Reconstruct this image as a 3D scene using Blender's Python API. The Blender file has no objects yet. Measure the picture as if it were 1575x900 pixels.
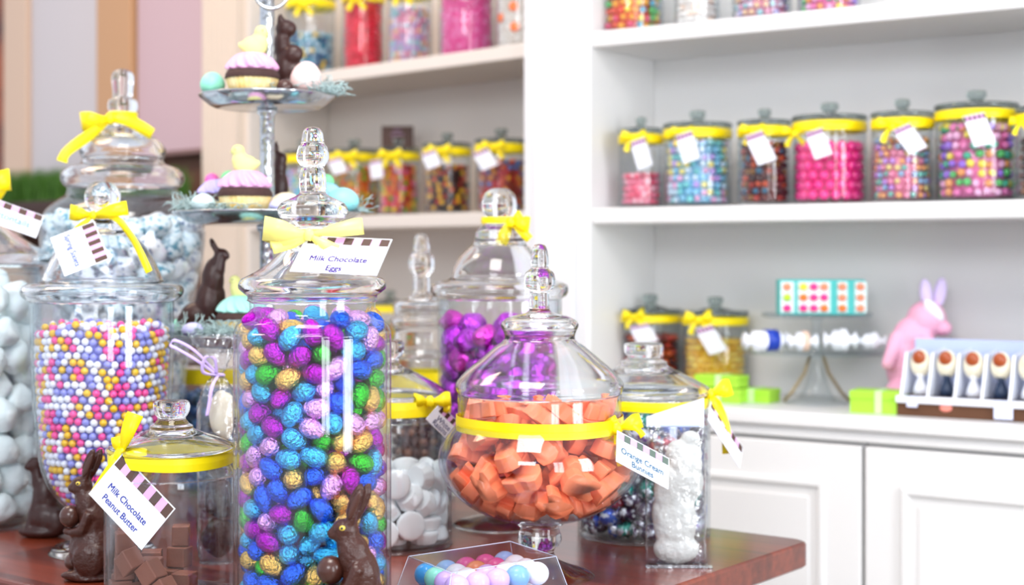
import bpy, bmesh, math, random
import numpy as np
from mathutils import Vector, Matrix, Euler
C = bpy.context.scene.collection
SC = bpy.context.scene
PI = math.pi
# ---------------------------------------------------------------- camera, light, exposure
YAW = math.radians(34.2)
CY, SY = math.cos(YAW), math.sin(YAW)
ZC, ZT, F = 1.14, 0.76, 2300.0            # eye height, table top height, focal length in pixels
cam_d = bpy.data.cameras.new('camera'); cam = bpy.data.objects.new('camera', cam_d); C.objects.link(cam)
cam.location = (0, 0, ZC); cam.rotation_euler = (PI/2, 0, YAW)
cam_d.sensor_width = 36; cam_d.lens = F/1575*36; cam_d.shift_y = -57/1575
cam_d.dof.use_dof = True; cam_d.dof.focus_distance = 1.59; cam_d.dof.aperture_fstop = 4.0
cam_d.clip_start = 0.05
SC.camera = cam
SC.view_settings.view_transform = 'Standard'; SC.view_settings.look = 'None'
SC.view_settings.gamma = 1; SC.view_settings.use_curve_mapping = False
SC.view_settings.exposure = 0.33
SC.cycles.max_bounces = 18; SC.cycles.transparent_max_bounces = 48; SC.cycles.transmission_bounces = 16
SC.cycles.glossy_bounces = 6; SC.cycles.diffuse_bounces = 4
SC.cycles.caustics_reflective = False; SC.cycles.caustics_refractive = True
SC.cycles.sample_clamp_indirect = 6; SC.cycles.blur_glossy = 0.2
SC.cycles.use_denoising = True
W = bpy.data.worlds.new('world'); SC.world = W; W.use_nodes = True
W.node_tree.nodes['Background'].inputs[0].default_value = (0.84, 0.89, 1.0, 1)
W.node_tree.nodes['Background'].inputs[1].default_value = 0.92
def area(name, loc, look, sx, sy, power, col):
    d = bpy.data.lights.new(name, 'AREA'); d.shape = 'RECTANGLE'; d.size = sx; d.size_y = sy; d.energy = power; d.color = col
    o = bpy.data.objects.new(name, d); C.objects.link(o); o.location = loc
    v = Vector(look) - Vector(loc); o.rotation_euler = v.to_track_quat('-Z', 'Y').to_euler()
    return o
area('window_light', (1.62, 1.36, 1.45), (-1.0, 1.36, 1.3), .62, 1.7, 40, (.90, .95, 1))
area('window_light', (1.62, -0.35, 1.45), (-1.0, 0.9, 1.3), .62, 1.7, 26, (.90, .95, 1))
area('shopfront_light', (.2, -2.0, 2.35), (-1.2, 1.6, 1.0), 1.3, .8, 38, (.93, .96, 1))
area('overhead_light', (-2.6, 1.2, 2.7), (-2.6, 2.6, .9), .7, .7, 15, (1, .72, .48))
area('overhead_light', (-.8, .75, 2.5), (-1.1, 1.5, .8), .7, .7, 19, (1, .95, .90))  # added fill, not a known lamp: brightens the jars on the table

# ---------------------------------------------------------------- helpers
def c2w(xc, yc): return (xc*CY - yc*SY, xc*SY + yc*CY)
def on_plane(px, P, d):                   # where the line of sight of a column meets the vertical plane P + s*d
    t = (px-787.5)/F; r = (CY*t-SY, SY*t+CY)
    det = r[0]*(-d[1]) + r[1]*d[0]
    k = (P[0]*(-d[1]) + P[1]*d[0])/det
    return (r[0]*k, r[1]*k), k            # point, depth
def srgb(h):
    h = h.lstrip('#'); v = [int(h[i:i+2], 16)/255 for i in (0, 2, 4)]
    return tuple(((x+.055)/1.055)**2.4 if x > .04045 else x/12.92 for x in v) + (1,)
_m = {}
def mat(name, col='#ffffff', rough=.5, metal=0, bump=0, bscale=200, spec=.5, sss=0, coat=0, trans=0, ior=1.45, alpha=1, noise=None, btype='noise', bdist=.002):
    if name in _m: return _m[name]
    m = bpy.data.materials.new(name); m.use_nodes = True; nt = m.node_tree; b = nt.nodes['Principled BSDF']
    c = srgb(col) if isinstance(col, str) else col
    b.inputs['Base Color'].default_value = c; b.inputs['Roughness'].default_value = rough; b.inputs['Metallic'].default_value = metal
    b.inputs['Specular IOR Level'].default_value = spec; b.inputs['IOR'].default_value = ior
    b.inputs['Coat Weight'].default_value = coat; b.inputs['Coat Roughness'].default_value = .05
    b.inputs['Transmission Weight'].default_value = trans
    if alpha < 1: b.inputs['Alpha'].default_value = alpha
    if sss: b.inputs['Subsurface Weight'].default_value = sss; b.inputs['Subsurface Radius'].default_value = (.01, .007, .005); b.inputs['Subsurface Scale'].default_value = 1
    if bump or noise:
        tc = nt.nodes.new('ShaderNodeTexCoord')
    if bump:
        if btype == 'voronoi':
            n = nt.nodes.new('ShaderNodeTexVoronoi'); n.inputs['Scale'].default_value = bscale; out = n.outputs['Distance']
        else:
            n = nt.nodes.new('ShaderNodeTexNoise'); n.inputs['Scale'].default_value = bscale; n.inputs['Detail'].default_value = 4; out = n.outputs['Fac']
        nt.links.new(tc.outputs['Object'], n.inputs['Vector'])
        bp = nt.nodes.new('ShaderNodeBump'); bp.inputs['Strength'].default_value = bump; bp.inputs['Distance'].default_value = bdist
        nt.links.new(out, bp.inputs['Height']); nt.links.new(bp.outputs['Normal'], b.inputs['Normal'])
    if noise:                              # (second colour, scale, low, high)
        n2 = nt.nodes.new('ShaderNodeTexNoise'); n2.inputs['Scale'].default_value = noise[1]; n2.inputs['Detail'].default_value = 3
        nt.links.new(tc.outputs['Object'], n2.inputs['Vector'])
        r = nt.nodes.new('ShaderNodeValToRGB'); r.color_ramp.elements[0].color = c; r.color_ramp.elements[1].color = srgb(noise[0])
        r.color_ramp.elements[0].position = noise[2]; r.color_ramp.elements[1].position = noise[3]
        nt.links.new(n2.outputs['Fac'], r.inputs['Fac']); nt.links.new(r.outputs['Color'], b.inputs['Base Color'])
    _m[name] = m; return m
def thin_glass(name, tint=(.992, .997, 1, 1), refl=1.0, rough=.01, wrinkle=0):
    if name in _m: return _m[name]
    m = bpy.data.materials.new(name); m.use_nodes = True; nt = m.node_tree; nt.nodes.clear()
    o = nt.nodes.new('ShaderNodeOutputMaterial'); mx = nt.nodes.new('ShaderNodeMixShader'); tr = nt.nodes.new('ShaderNodeBsdfTransparent')
    gl = nt.nodes.new('ShaderNodeBsdfGlossy'); gl.inputs['Roughness'].default_value = rough
    fr = nt.nodes.new('ShaderNodeFresnel'); fr.inputs['IOR'].default_value = 1.5
    g = nt.nodes.new('ShaderNodeNewGeometry')      # same reflection seen from inside and outside the wall
    mul = nt.nodes.new('ShaderNodeMath'); mul.operation = 'MULTIPLY'; mul.inputs[1].default_value = refl; mul.use_clamp = True
    lw = nt.nodes.new('ShaderNodeLayerWeight'); lw.inputs['Blend'].default_value = .25
    mc = nt.nodes.new('ShaderNodeMix'); mc.data_type = 'RGBA'
    mc.inputs[6].default_value = tint; mc.inputs[7].default_value = (.80, .86, .90, 1)
    nt.links.new(lw.outputs['Facing'], mc.inputs[0]); nt.links.new(mc.outputs[2], tr.inputs['Color'])
    # backfacing hits would read as total reflection: feed IOR by side
    ior = nt.nodes.new('ShaderNodeMapRange'); ior.inputs[3].default_value = 1.5; ior.inputs[4].default_value = 1/1.5
    nt.links.new(g.outputs['Backfacing'], ior.inputs[0]); nt.links.new(ior.outputs[0], fr.inputs['IOR'])
    fr2 = nt.nodes.new('ShaderNodeFresnel'); fr2.inputs['IOR'].default_value = 1.5
    if wrinkle:
        tc = nt.nodes.new('ShaderNodeTexCoord'); n = nt.nodes.new('ShaderNodeTexNoise'); n.inputs['Scale'].default_value = 45; n.inputs['Detail'].default_value = 3
        nt.links.new(tc.outputs['Object'], n.inputs['Vector'])
        bp = nt.nodes.new('ShaderNodeBump'); bp.inputs['Strength'].default_value = wrinkle; bp.inputs['Distance'].default_value = .004
        nt.links.new(n.outputs['Fac'], bp.inputs['Height']); nt.links.new(bp.outputs['Normal'], gl.inputs['Normal']); nt.links.new(bp.outputs['Normal'], fr.inputs['Normal'])
    nt.links.new(fr.outputs['Fac'], mul.inputs[0]); nt.links.new(mul.outputs[0], mx.inputs[0])
    nt.links.new(tr.outputs[0], mx.inputs[1]); nt.links.new(gl.outputs[0], mx.inputs[2]); nt.links.new(mx.outputs[0], o.inputs[0])
    _m[name] = m; return m
def wood():
    m = bpy.data.materials.new('cherry_butcher_block'); m.use_nodes = True; nt = m.node_tree; b = nt.nodes['Principled BSDF']
    tc = nt.nodes.new('ShaderNodeTexCoord'); mp = nt.nodes.new('ShaderNodeMapping'); mp.inputs['Scale'].default_value = (1.2, 26, 26)
    n = nt.nodes.new('ShaderNodeTexNoise'); n.inputs['Scale'].default_value = 3; n.inputs['Detail'].default_value = 6
    mp2 = nt.nodes.new('ShaderNodeMapping'); mp2.inputs['Scale'].default_value = (1.3, 18, .01)
    v = nt.nodes.new('ShaderNodeTexWhiteNoise'); fl = nt.nodes.new('ShaderNodeVectorMath'); fl.operation = 'FLOOR'
    r = nt.nodes.new('ShaderNodeValToRGB'); e = r.color_ramp.elements
    e[0].color = srgb('#4c170e'); e[1].color = srgb('#9a4229'); e[0].position = .2; e[1].position = .85
    mixf = nt.nodes.new('ShaderNodeMath'); mixf.operation = 'MULTIPLY_ADD'; mixf.inputs[1].default_value = .45
    nt.links.new(tc.outputs['Object'], mp.inputs[0]); nt.links.new(mp.outputs[0], n.inputs['Vector'])
    nt.links.new(tc.outputs['Object'], mp2.inputs[0]); nt.links.new(mp2.outputs[0], fl.inputs[0]); nt.links.new(fl.outputs[0], v.inputs['Vector'])
    m3 = nt.nodes.new('ShaderNodeMath'); m3.operation = 'MULTIPLY'; m3.inputs[1].default_value = .62
    nt.links.new(n.outputs['Fac'], m3.inputs[0])
    nt.links.new(v.outputs['Value'], mixf.inputs[0]); nt.links.new(m3.outputs[0], mixf.inputs[2]); nt.links.new(mixf.outputs[0], r.inputs['Fac'])
    nt.links.new(r.outputs['Color'], b.inputs['Base Color']); b.inputs['Roughness'].default_value = .28; b.inputs['Coat Weight'].default_value = .4
    b.inputs['Coat Roughness'].default_value = .12
    return m
GLASS = mat('clear_solid_glass', '#fbfdff', rough=.0, trans=1, ior=1.45)
GGLASS = mat('grey_green_solid_glass', '#b4c2bf', rough=.02, trans=1, ior=1.45)
THIN = thin_glass('clear_jar_glass')
CELLO = thin_glass('crinkled_cellophane', tint=(.96, .97, .99, 1), refl=3.2, rough=.14, wrinkle=1)
ACRYL = thin_glass('clear_acetate', tint=(.96, .97, 1, 1), refl=1.5, rough=.22)
YEL = mat('yellow_satin_ribbon', '#ffe60a', rough=.38, bump=.05, bscale=500)
PALEYEL = mat('pale_yellow_satin_ribbon', '#fff285', rough=.35)
PAPER = mat('white_card', '#e4e6ef', rough=.45)
BROWN = mat('brown_print', '#4d342c', rough=.6)
PINKP = mat('pale_pink_print', '#dba6d8', rough=.6)
INKP = mat('purple_ink', '#4a1f9a', rough=.6); INKB = mat('blue_ink', '#2d3fae', rough=.6); INKT = mat('teal_ink', '#1f6f9c', rough=.6)
CHOC = mat('milk_chocolate', '#402018', rough=.30, bump=.8, bscale=110, bdist=.003)
DCHOC = mat('dark_chocolate', '#3a1d18', rough=.35, bump=.3, bscale=120)
WHITEP = mat('white_paint', '#dcdcde', rough=.45)
SILV = mat('hammered_silver', '#c9ced4', rough=.22, metal=1, bump=.8, bscale=90, btype='voronoi')
SILVP = mat('polished_silver', '#c4c8cc', rough=.16, metal=1)

def finish(bm, name, m, parent=None, smooth=True, loc=None, doubles=False):
    if doubles: bmesh.ops.remove_doubles(bm, verts=bm.verts, dist=1e-6)
    me = bpy.data.meshes.new(name)
    if smooth is True:
        for f in bm.faces: f.smooth = True
    bm.to_mesh(me); bm.free()
    ms = m if isinstance(m, (list, tuple)) else [m]
    for x in ms: me.materials.append(x)
    o = bpy.data.objects.new(name, me); C.objects.link(o)
    if parent is not None: o.parent = parent
    if loc is not None: o.location = loc
    return o
def tag_o(o, label=None, cat=None, group=None, kind=None):
    if label: o['label'] = label
    if cat: o['category'] = cat
    if group: o['group'] = group
    if kind: o['kind'] = kind
    return o
def thing(name, label, cat, loc=(0, 0, 0), rz=0, group=None):
    o = bpy.data.objects.new(name, None); C.objects.link(o); o.location = loc; o.rotation_euler = (0, 0, rz); o.empty_display_size = .02
    return tag_o(o, label, cat, group)
class Spot:                                # a thing standing at column px, depth yc, height z0; its own axes run along the room's sight line
    def __init__(s, px, yc, z0=ZT):
        s.px, s.yc, s.z0 = px, yc, z0; s.k = yc/F
        x, y = c2w((px-787.5)*s.k, yc); s.loc = (x, y, z0)
        s.yb = 393 + (ZC-z0)/s.k           # picture row of the base centre
    def P(s, x, y, dy=0):                  # local point seen at (x, y) when dy nearer/farther
        k = (s.yc+dy)/F
        return Vector(((x-787.5)*k-(s.px-787.5)*s.k, dy, (393-y)*k+ZC-s.z0))
    def root(s, name, label, cat, group=None): return thing(name, label, cat, s.loc, YAW, group)
def addbox(bm, x0, x1, y0, y1, z0, z1, mi=0, bev=0):
    vs = [bm.verts.new((x, y, z)) for x in (x0, x1) for y in (y0, y1) for z in (z0, z1)]
    fs = [(0, 1, 3, 2), (4, 6, 7, 5), (0, 4, 5, 1), (2, 3, 7, 6), (0, 2, 6, 4), (1, 5, 7, 3)]
    out = []
    for f in fs:
        q = bm.faces.new([vs[i] for i in f]); q.material_index = mi; out.append(q)
    if bev:
        es = list({e for f in out for e in f.edges}); bmesh.ops.bevel(bm, geom=es, offset=bev, segments=3, affect='EDGES', profile=.5)
    return out
def box(name, b, m, parent=None, bev=.002, smooth=False):
    bm = bmesh.new(); addbox(bm, *b, bev=bev); return finish(bm, name, m, parent, smooth)
def catmull(P, n=5):
    out = []
    for i in range(len(P)-1):
        p0 = P[max(i-1, 0)]; p1 = P[i]; p2 = P[i+1]; p3 = P[min(i+2, len(P)-1)]
        for j in range(n):
            t = j/n
            out.append(tuple(.5*((2*p1[a]) + (-p0[a]+p2[a])*t + (2*p0[a]-5*p1[a]+4*p2[a]-p3[a])*t*t + (-p0[a]+3*p1[a]-3*p2[a]+p3[a])*t**3) for a in range(len(p1))))
    out.append(tuple(P[-1])); return out
def lathe_bm(prof, n=64, bm=None, rmod=None, off=(0, 0, 0), mi=0):
    bm = bm or bmesh.new(); rings = []
    for r, z in prof:
        r = max(r, 0)
        if r < 2e-5: rings.append([bm.verts.new((off[0], off[1], z+off[2]))])
        else:
            ring = []
            for i in range(n):
                a = 2*PI*i/n; rr = r if rmod is None else r*rmod(a, z)
                ring.append(bm.verts.new((rr*math.cos(a)+off[0], rr*math.sin(a)+off[1], z+off[2])))
            rings.append(ring)
    for a, b in zip(rings, rings[1:]):
        if len(a) == 1 and len(b) == 1: continue
        for i in range(n):
            j = (i+1) % n
            if len(a) == 1: f = bm.faces.new((a[0], b[j], b[i]))
            elif len(b) == 1: f = bm.faces.new((a[i], a[j], b[0]))
            else: f = bm.faces.new((a[i], a[j], b[j], b[i]))
            f.material_index = mi
    return bm
def px_prof(S, pts): return [(hw*S.k, (S.yb-y)*S.k) for hw, y in pts]
def jar_body(S, root, pts, t=.0032, name='jar_body', m=None, n=72):
    """pts run from the bottom centre up to the mouth (half width, row); inner wall follows t inside, closed at the mouth"""
    o = catmull(px_prof(S, pts), 4); zb = o[0][1]
    inner = [(max(r-t, 0), max(z, zb+2.2*t)) for r, z in o if r > t*1.5]
    inner = inner[::-1] + [(0, zb+2.2*t)]
    return finish(lathe_bm([(0, zb)]+o+inner, n), name, m or THIN, root)
def jar_lid(S, root, pts, hollow_above=30, t=.0045, n=64, apex=None, name='lid'):
    """pts run from the rim's outer edge up to the knob's top; the underside is hollow up to where the half width is hollow_above"""
    o = catmull(px_prof(S, pts), 5)
    hol = []
    for (hw, y) in pts:
        if hw < hollow_above: break
        hol.append((hw*S.k-t, (S.yb-y)*S.k-t*.6))
    hol = catmull(hol, 4) if len(hol) > 1 else hol
    za = hol[-1][1]+.001
    path = [(0, za), (hol[-1][0]*.6, za)] + hol[::-1] + o
    if path[-1][0] > 0: path.append((0, path[-1][1]))
    return finish(lathe_bm(path, n), name, GLASS, root)
def band(S, root, hw, y0, y1, m=None, wav=0, name='ribbon', wave_px=0, y_c=None):
    r = hw*S.k+.0009; bm = bmesh.new(); n = 110; ring = []
    for i in range(n):
        a = 2*PI*i/n; d = wave_px*S.k*math.sin(a*2+.6)
        z0 = (S.yb-y1)*S.k+d; z1 = (S.yb-y0)*S.k+d; c, s = math.cos(a), math.sin(a)
        ring.append([bm.verts.new((q*c, q*s, z)) for q, z in ((r, z0), (r+.0004, (z0+z1)/2), (r, z1), (r-.0006, z1), (r-.0006, z0))])
    for i in range(n):
        a, b = ring[i], ring[(i+1) % n]
        for j in range(5): bm.faces.new((a[j], b[j], b[(j+1) % 5], a[(j+1) % 5]))
    return finish(bm, name, m or YEL, root, smooth=False)
def strip_bm(bm, pts, wid, t=.0004, tip=None):
    """ribbon strip: pts = list of (point, width direction, half width)"""
    L = []
    for i, (p, d, w) in enumerate(pts):
        p = Vector(p); d = Vector(d).normalized()
        q = Vector(pts[min(i+1, len(pts)-1)][0]) - Vector(pts[max(i-1, 0)][0])
        nn = q.cross(d); nn = nn.normalized() if nn.length > 1e-9 else Vector((0, 1, 0))
        L.append([bm.verts.new(p+d*w+nn*t), bm.verts.new(p-d*w+nn*t), bm.verts.new(p-d*w-nn*t), bm.verts.new(p+d*w-nn*t)])
    for a, b in zip(L, L[1:]):
        for j in range(4): bm.faces.new((a[j], a[(j+1) % 4], b[(j+1) % 4], b[j]))
    bm.faces.new(L[0][::-1]); bm.faces.new(L[-1])
def smooth_pts(P, n=6):
    Q = catmull([tuple(p[0])+tuple(p[1])+(p[2],) for p in P], n)
    return [(q[0:3], q[3:6], q[6]) for q in Q]
def bow(root, c, loops, tails, m=None, knot=.004, name='bow'):
    """loops: (angle deg in the picture plane, length, half width, bulge); tails: list of points (dx, dy, dz) and half width"""
    c = Vector(c); bm = bmesh.new()
    for ang, L, w, bul in loops:
        a = math.radians(ang); d = Vector((math.cos(a), 0, math.sin(a))); p = Vector((-math.sin(a), 0, math.cos(a)))
        Y = Vector((0, 1, 0)); e = (p + Y*.15)
        P = [(c, e, w*.25), (c+d*L*.25-Y*bul*.9, e, w*.45), (c+d*L*.5-Y*bul*1.1, e, w*.85), (c+d*L*.75-Y*bul, e+d*.1, w), (c+d*L-Y*bul*.1, e, w*1.08), (c+d*L*.78+Y*bul*.8+p*w*.2, e-d*.1, w),
             (c+d*L*.35+Y*bul*.5+p*w*.1, e, w*.5), (c+Y*.001, e, w*.25)]
        strip_bm(bm, smooth_pts(P), w)
    for pts, w in tails:
        P = [(c+Vector((0, -.001, 0)), Vector((1, 0, .3)), w*.4)]
        prev = Vector((0, 0, 0))
        for i, q in enumerate(pts):
            q = Vector(q); t = (q-prev); pd = Vector((-t.z, .25*t.length*(-1)**i, t.x)); P.append((c+q, pd if pd.length else (1, 0, 0), w)); prev = q
        P[0] = (P[0][0], P[1][1], w*.4)
        strip_bm(bm, smooth_pts(P), w)
    o = finish(bm, name, m or YEL, root)
    bm = bmesh.new(); bmesh.ops.create_uvsphere(bm, u_segments=14, v_segments=10, radius=1)
    for v in bm.verts: v.co = Vector((v.co.x*knot, v.co.y*knot*.8, v.co.z*knot*1.15))*(1+.08*math.sin(v.co.x*9+v.co.z*7))+c-Vector((0, knot*.4, 0))
    finish(bm, 'knot', m or YEL, o)
    return o
def card(root, TL, U, D, stripes=9, sh=.19, start=0, lines=(), ink=None, margin=.015, cols=None, name='price_tag', hole=False):
    """paper tag: TL corner, U along its top edge, D down its side; a strip of alternate blocks along the top edge; lines: (words, centre u, centre v, width share)"""
    TL, U, D = Vector(TL), Vector(U), Vector(D); N = U.cross(-D).normalized()
    if N.y > 0: N = -N
    t = .00045
    def quad(bm, u0, u1, v0, v1, h):
        q = [TL+U*u+D*v for u, v in ((u0, v0), (u1, v0), (u1, v1), (u0, v1))]
        a = [bm.verts.new(p+N*h) for p in q]; b = [bm.verts.new(p-N*t) for p in q]
        bm.faces.new(a); bm.faces.new(b[::-1])
        for i in range(4): bm.faces.new((a[i], b[i], b[(i+1) % 4], a[(i+1) % 4]))
    bm = bmesh.new(); quad(bm, 0, 1, 0, 1, t); bmesh.ops.recalc_face_normals(bm, faces=bm.faces)
    o = finish(bm, name, PAPER, root, smooth=False)
    cols = cols or (BROWN, PINKP)
    if stripes:
        w = (1-margin*2-start)/stripes
        for ci in (0, 1):
            bm = bmesh.new()
            for i in range(stripes):
                if (i % 2 == 0) == (ci == 0): quad(bm, start+margin+i*w, start+margin+(i+1)*w, .025, .025+sh, t+.00012)
            bmesh.ops.recalc_face_normals(bm, faces=bm.faces)
            finish(bm, 'stripes', cols[ci], o, smooth=False)
    Un = U.normalized(); V = (-D).normalized()
    sc = None
    for words, cu, cv, ws in lines:
        cd = bpy.data.curves.new('lettering', 'FONT'); cd.body = words; cd.size = 1; cd.resolution_u = 3; cd.offset = 0
        tmp = bpy.data.objects.new('lettering', cd); C.objects.link(tmp); bpy.context.view_layer.update()
        me = bpy.data.meshes.new_from_object(tmp.evaluated_get(bpy.context.evaluated_depsgraph_get()))
        bpy.data.objects.remove(tmp)
        xs = [v.co.x for v in me.vertices]; x0, x1 = min(xs), max(xs); sc = sc or ws*U.length/(x1-x0)
        cen = TL+U*cu+D*cv
        for v in me.vertices:
            v.co = cen+Un*(v.co.x-(x0+x1)/2)*sc+V*(v.co.y-.33)*sc+N*(t+.00025)
        bt = bmesh.new(); bt.from_mesh(me); base = list(bt.faces)
        for ddx, ddz in ((.035, 0), (0, .03), (.035, .03)):
            g = bmesh.ops.duplicate(bt, geom=base)['geom']
            for v in g:
                if isinstance(v, bmesh.types.BMVert): v.co += Un*ddx*sc+V*ddz*sc+N*.00002
        bt.to_mesh(me); bt.free()
        me.materials.append(ink or INKB)
        q = bpy.data.objects.new('lettering', me); C.objects.link(q); q.parent = o
    if hole:
        bm = bmesh.new(); quad(bm, .05, .11, .42, .56, t+.0002); bmesh.ops.recalc_face_normals(bm, faces=bm.faces); finish(bm, 'stripes', PINKP, o, smooth=False)
    return o
def tube_bm(bm, P, r, n=8, closed=False):
    P = [Vector(p) for p in P]; rings = []
    for i, p in enumerate(P):
        a = P[i-1] if (i or closed) else P[0]; b = P[(i+1) % len(P)] if (i < len(P)-1 or closed) else P[-1]
        d = (b-a).normalized(); u = d.cross(Vector((.13, .21, .97))); u = u.normalized() if u.length > 1e-4 else d.orthogonal().normalized(); v = d.cross(u)
        rr = r[i] if isinstance(r, (list, tuple)) else r
        rings.append([bm.verts.new(p+u*rr*math.cos(2*PI*j/n)+v*rr*math.sin(2*PI*j/n)) for j in range(n)])
    prs = list(zip(rings, rings[1:])) + ([(rings[-1], rings[0])] if closed else [])
    for a, b in prs:
        for j in range(n): bm.faces.new((a[j], a[(j+1) % n], b[(j+1) % n], b[j]))
    if not closed: bm.faces.new(rings[0][::-1]); bm.faces.new(rings[-1])
    return bm
def ball(bm, c, r, rot=None, sub=2, mi=0):
    q = bmesh.ops.create_icosphere(bm, subdivisions=sub, radius=1)['verts']
    r = r if isinstance(r, (tuple, list)) else (r, r, r); R = Euler(rot or (0, 0, 0)).to_matrix()
    for v in q: v.co = R @ Vector((v.co.x*r[0], v.co.y*r[1], v.co.z*r[2])) + Vector(c)
    if mi:
        for f in {f for v in q for f in v.link_faces}: f.material_index = mi
    return q
def blob(name, parts, m, parent=None, voxel=.0022, smooth=3):
    """one continuous organic skin over ellipsoids ('e', centre, radii, rot) and tapering limbs ('c', p, r, p2, r2)"""
    bm = bmesh.new()
    for q in parts:
        if q[0] == 'e': ball(bm, q[1], q[2], q[3] if len(q) > 3 else None, 3)
        else:
            a, ra, b, rb = Vector(q[1]), q[2], Vector(q[3]), q[4]; n = max(3, int((a-b).length/min(ra, rb)*2.2))
            for i in range(n+1): ball(bm, a.lerp(b, i/n), ra+(rb-ra)*i/n, None, 2)
    me = bpy.data.meshes.new('tmp'); bm.to_mesh(me); bm.free(); o = bpy.data.objects.new('tmp', me); C.objects.link(o)
    r = o.modifiers.new('r', 'REMESH'); r.mode = 'VOXEL'; r.voxel_size = voxel
    s = o.modifiers.new('s', 'SMOOTH'); s.iterations = smooth; s.factor = .6
    bpy.context.view_layer.update()
    me2 = bpy.data.meshes.new_from_object(o.evaluated_get(bpy.context.evaluated_depsgraph_get())); bpy.data.objects.remove(o)
    for p in me2.polygons: p.use_smooth = True
    me2.materials.clear(); me2.materials.append(m)
    q = bpy.data.objects.new(name, me2); C.objects.link(q)
    if parent is not None: q.parent = parent
    return q
def copy_tree(o, parent=None):
    c = o.copy(); C.objects.link(c); c.parent = parent
    for ch in list(o.children): copy_tree(ch, c)
    return c
def decode(s): return [[int(v) for v in q.split(',')] for q in s.split(';')]
def front_ones(data, rad, cap=300, w=None):
    """which pieces of a heap show from the shop side: a little depth buffer over the heap itself"""
    cell = .0028; buf = {}
    for i, d in enumerate(data):
        x, y, z = d[0]/1e4, d[1]/1e4, d[2]/1e4; n = int(rad/cell)
        for a in range(-n, n+1):
            for b in range(-n, n+1):
                q = rad*rad-(a*cell)**2-(b*cell)**2
                if q <= 0: continue
                key = (round(x/cell)+a, round(z/cell)+b); dep = y-math.sqrt(q)
                if key not in buf or dep < buf[key][0]: buf[key] = (dep, i)
    cnt = {}
    for dep, i in buf.values(): cnt[i] = cnt.get(i, 0)+1
    full = PI*(rad/cell)**2
    return [i for i, c in sorted(cnt.items(), key=lambda t: -t[1]) if c > full*.05][:cap]
def heap(S, data, variants, pick, rad, group, stuff_name, stuff_label, cat, sub_mesh, jitter=None, cap=300, rest=True):
    """variants: list of (name, label, mesh); pick(i, d) -> variant index. Shown pieces are objects of their own, the buried ones one mass"""
    M = Matrix.Translation(S.loc) @ Matrix.Rotation(YAW, 4, 'Z'); vis = set(front_ones(data, rad, cap))
    bm = bmesh.new(); mats = []; any_rest = False
    for i, d in enumerate(data):
        T = M @ Matrix.Translation((d[0]/1e4, d[1]/1e4, d[2]/1e4)) @ Euler((d[3]/100, d[4]/100, d[5]/100)).to_matrix().to_4x4()
        v = variants[pick(i, d)]
        if i in vis:
            o = bpy.data.objects.new(v[0], v[2]); C.objects.link(o); o.matrix_world = T; tag_o(o, v[1], cat, group)
        elif rest:
            any_rest = True; k = len(bm.verts); bm.from_mesh(v[2] if sub_mesh is None else sub_mesh); bm.verts.ensure_lookup_table()
            mm = v[2].materials[0]
            if mm not in mats: mats.append(mm)
            nv = bm.verts[k:]
            for q in nv: q.co = T @ q.co
            for f in {f for q in nv for f in q.link_faces}: f.material_index = mats.index(mm)
    if any_rest: tag_o(finish(bm, stuff_name, mats), stuff_label, cat, group+' buried' , 'stuff')
    else: bm.free()
def piece(build, m, n='piece'):
    bm = build(); me = bpy.data.meshes.new(n)
    for f in bm.faces: f.smooth = True
    bm.to_mesh(me); bm.free(); me.materials.append(m); return me

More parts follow.
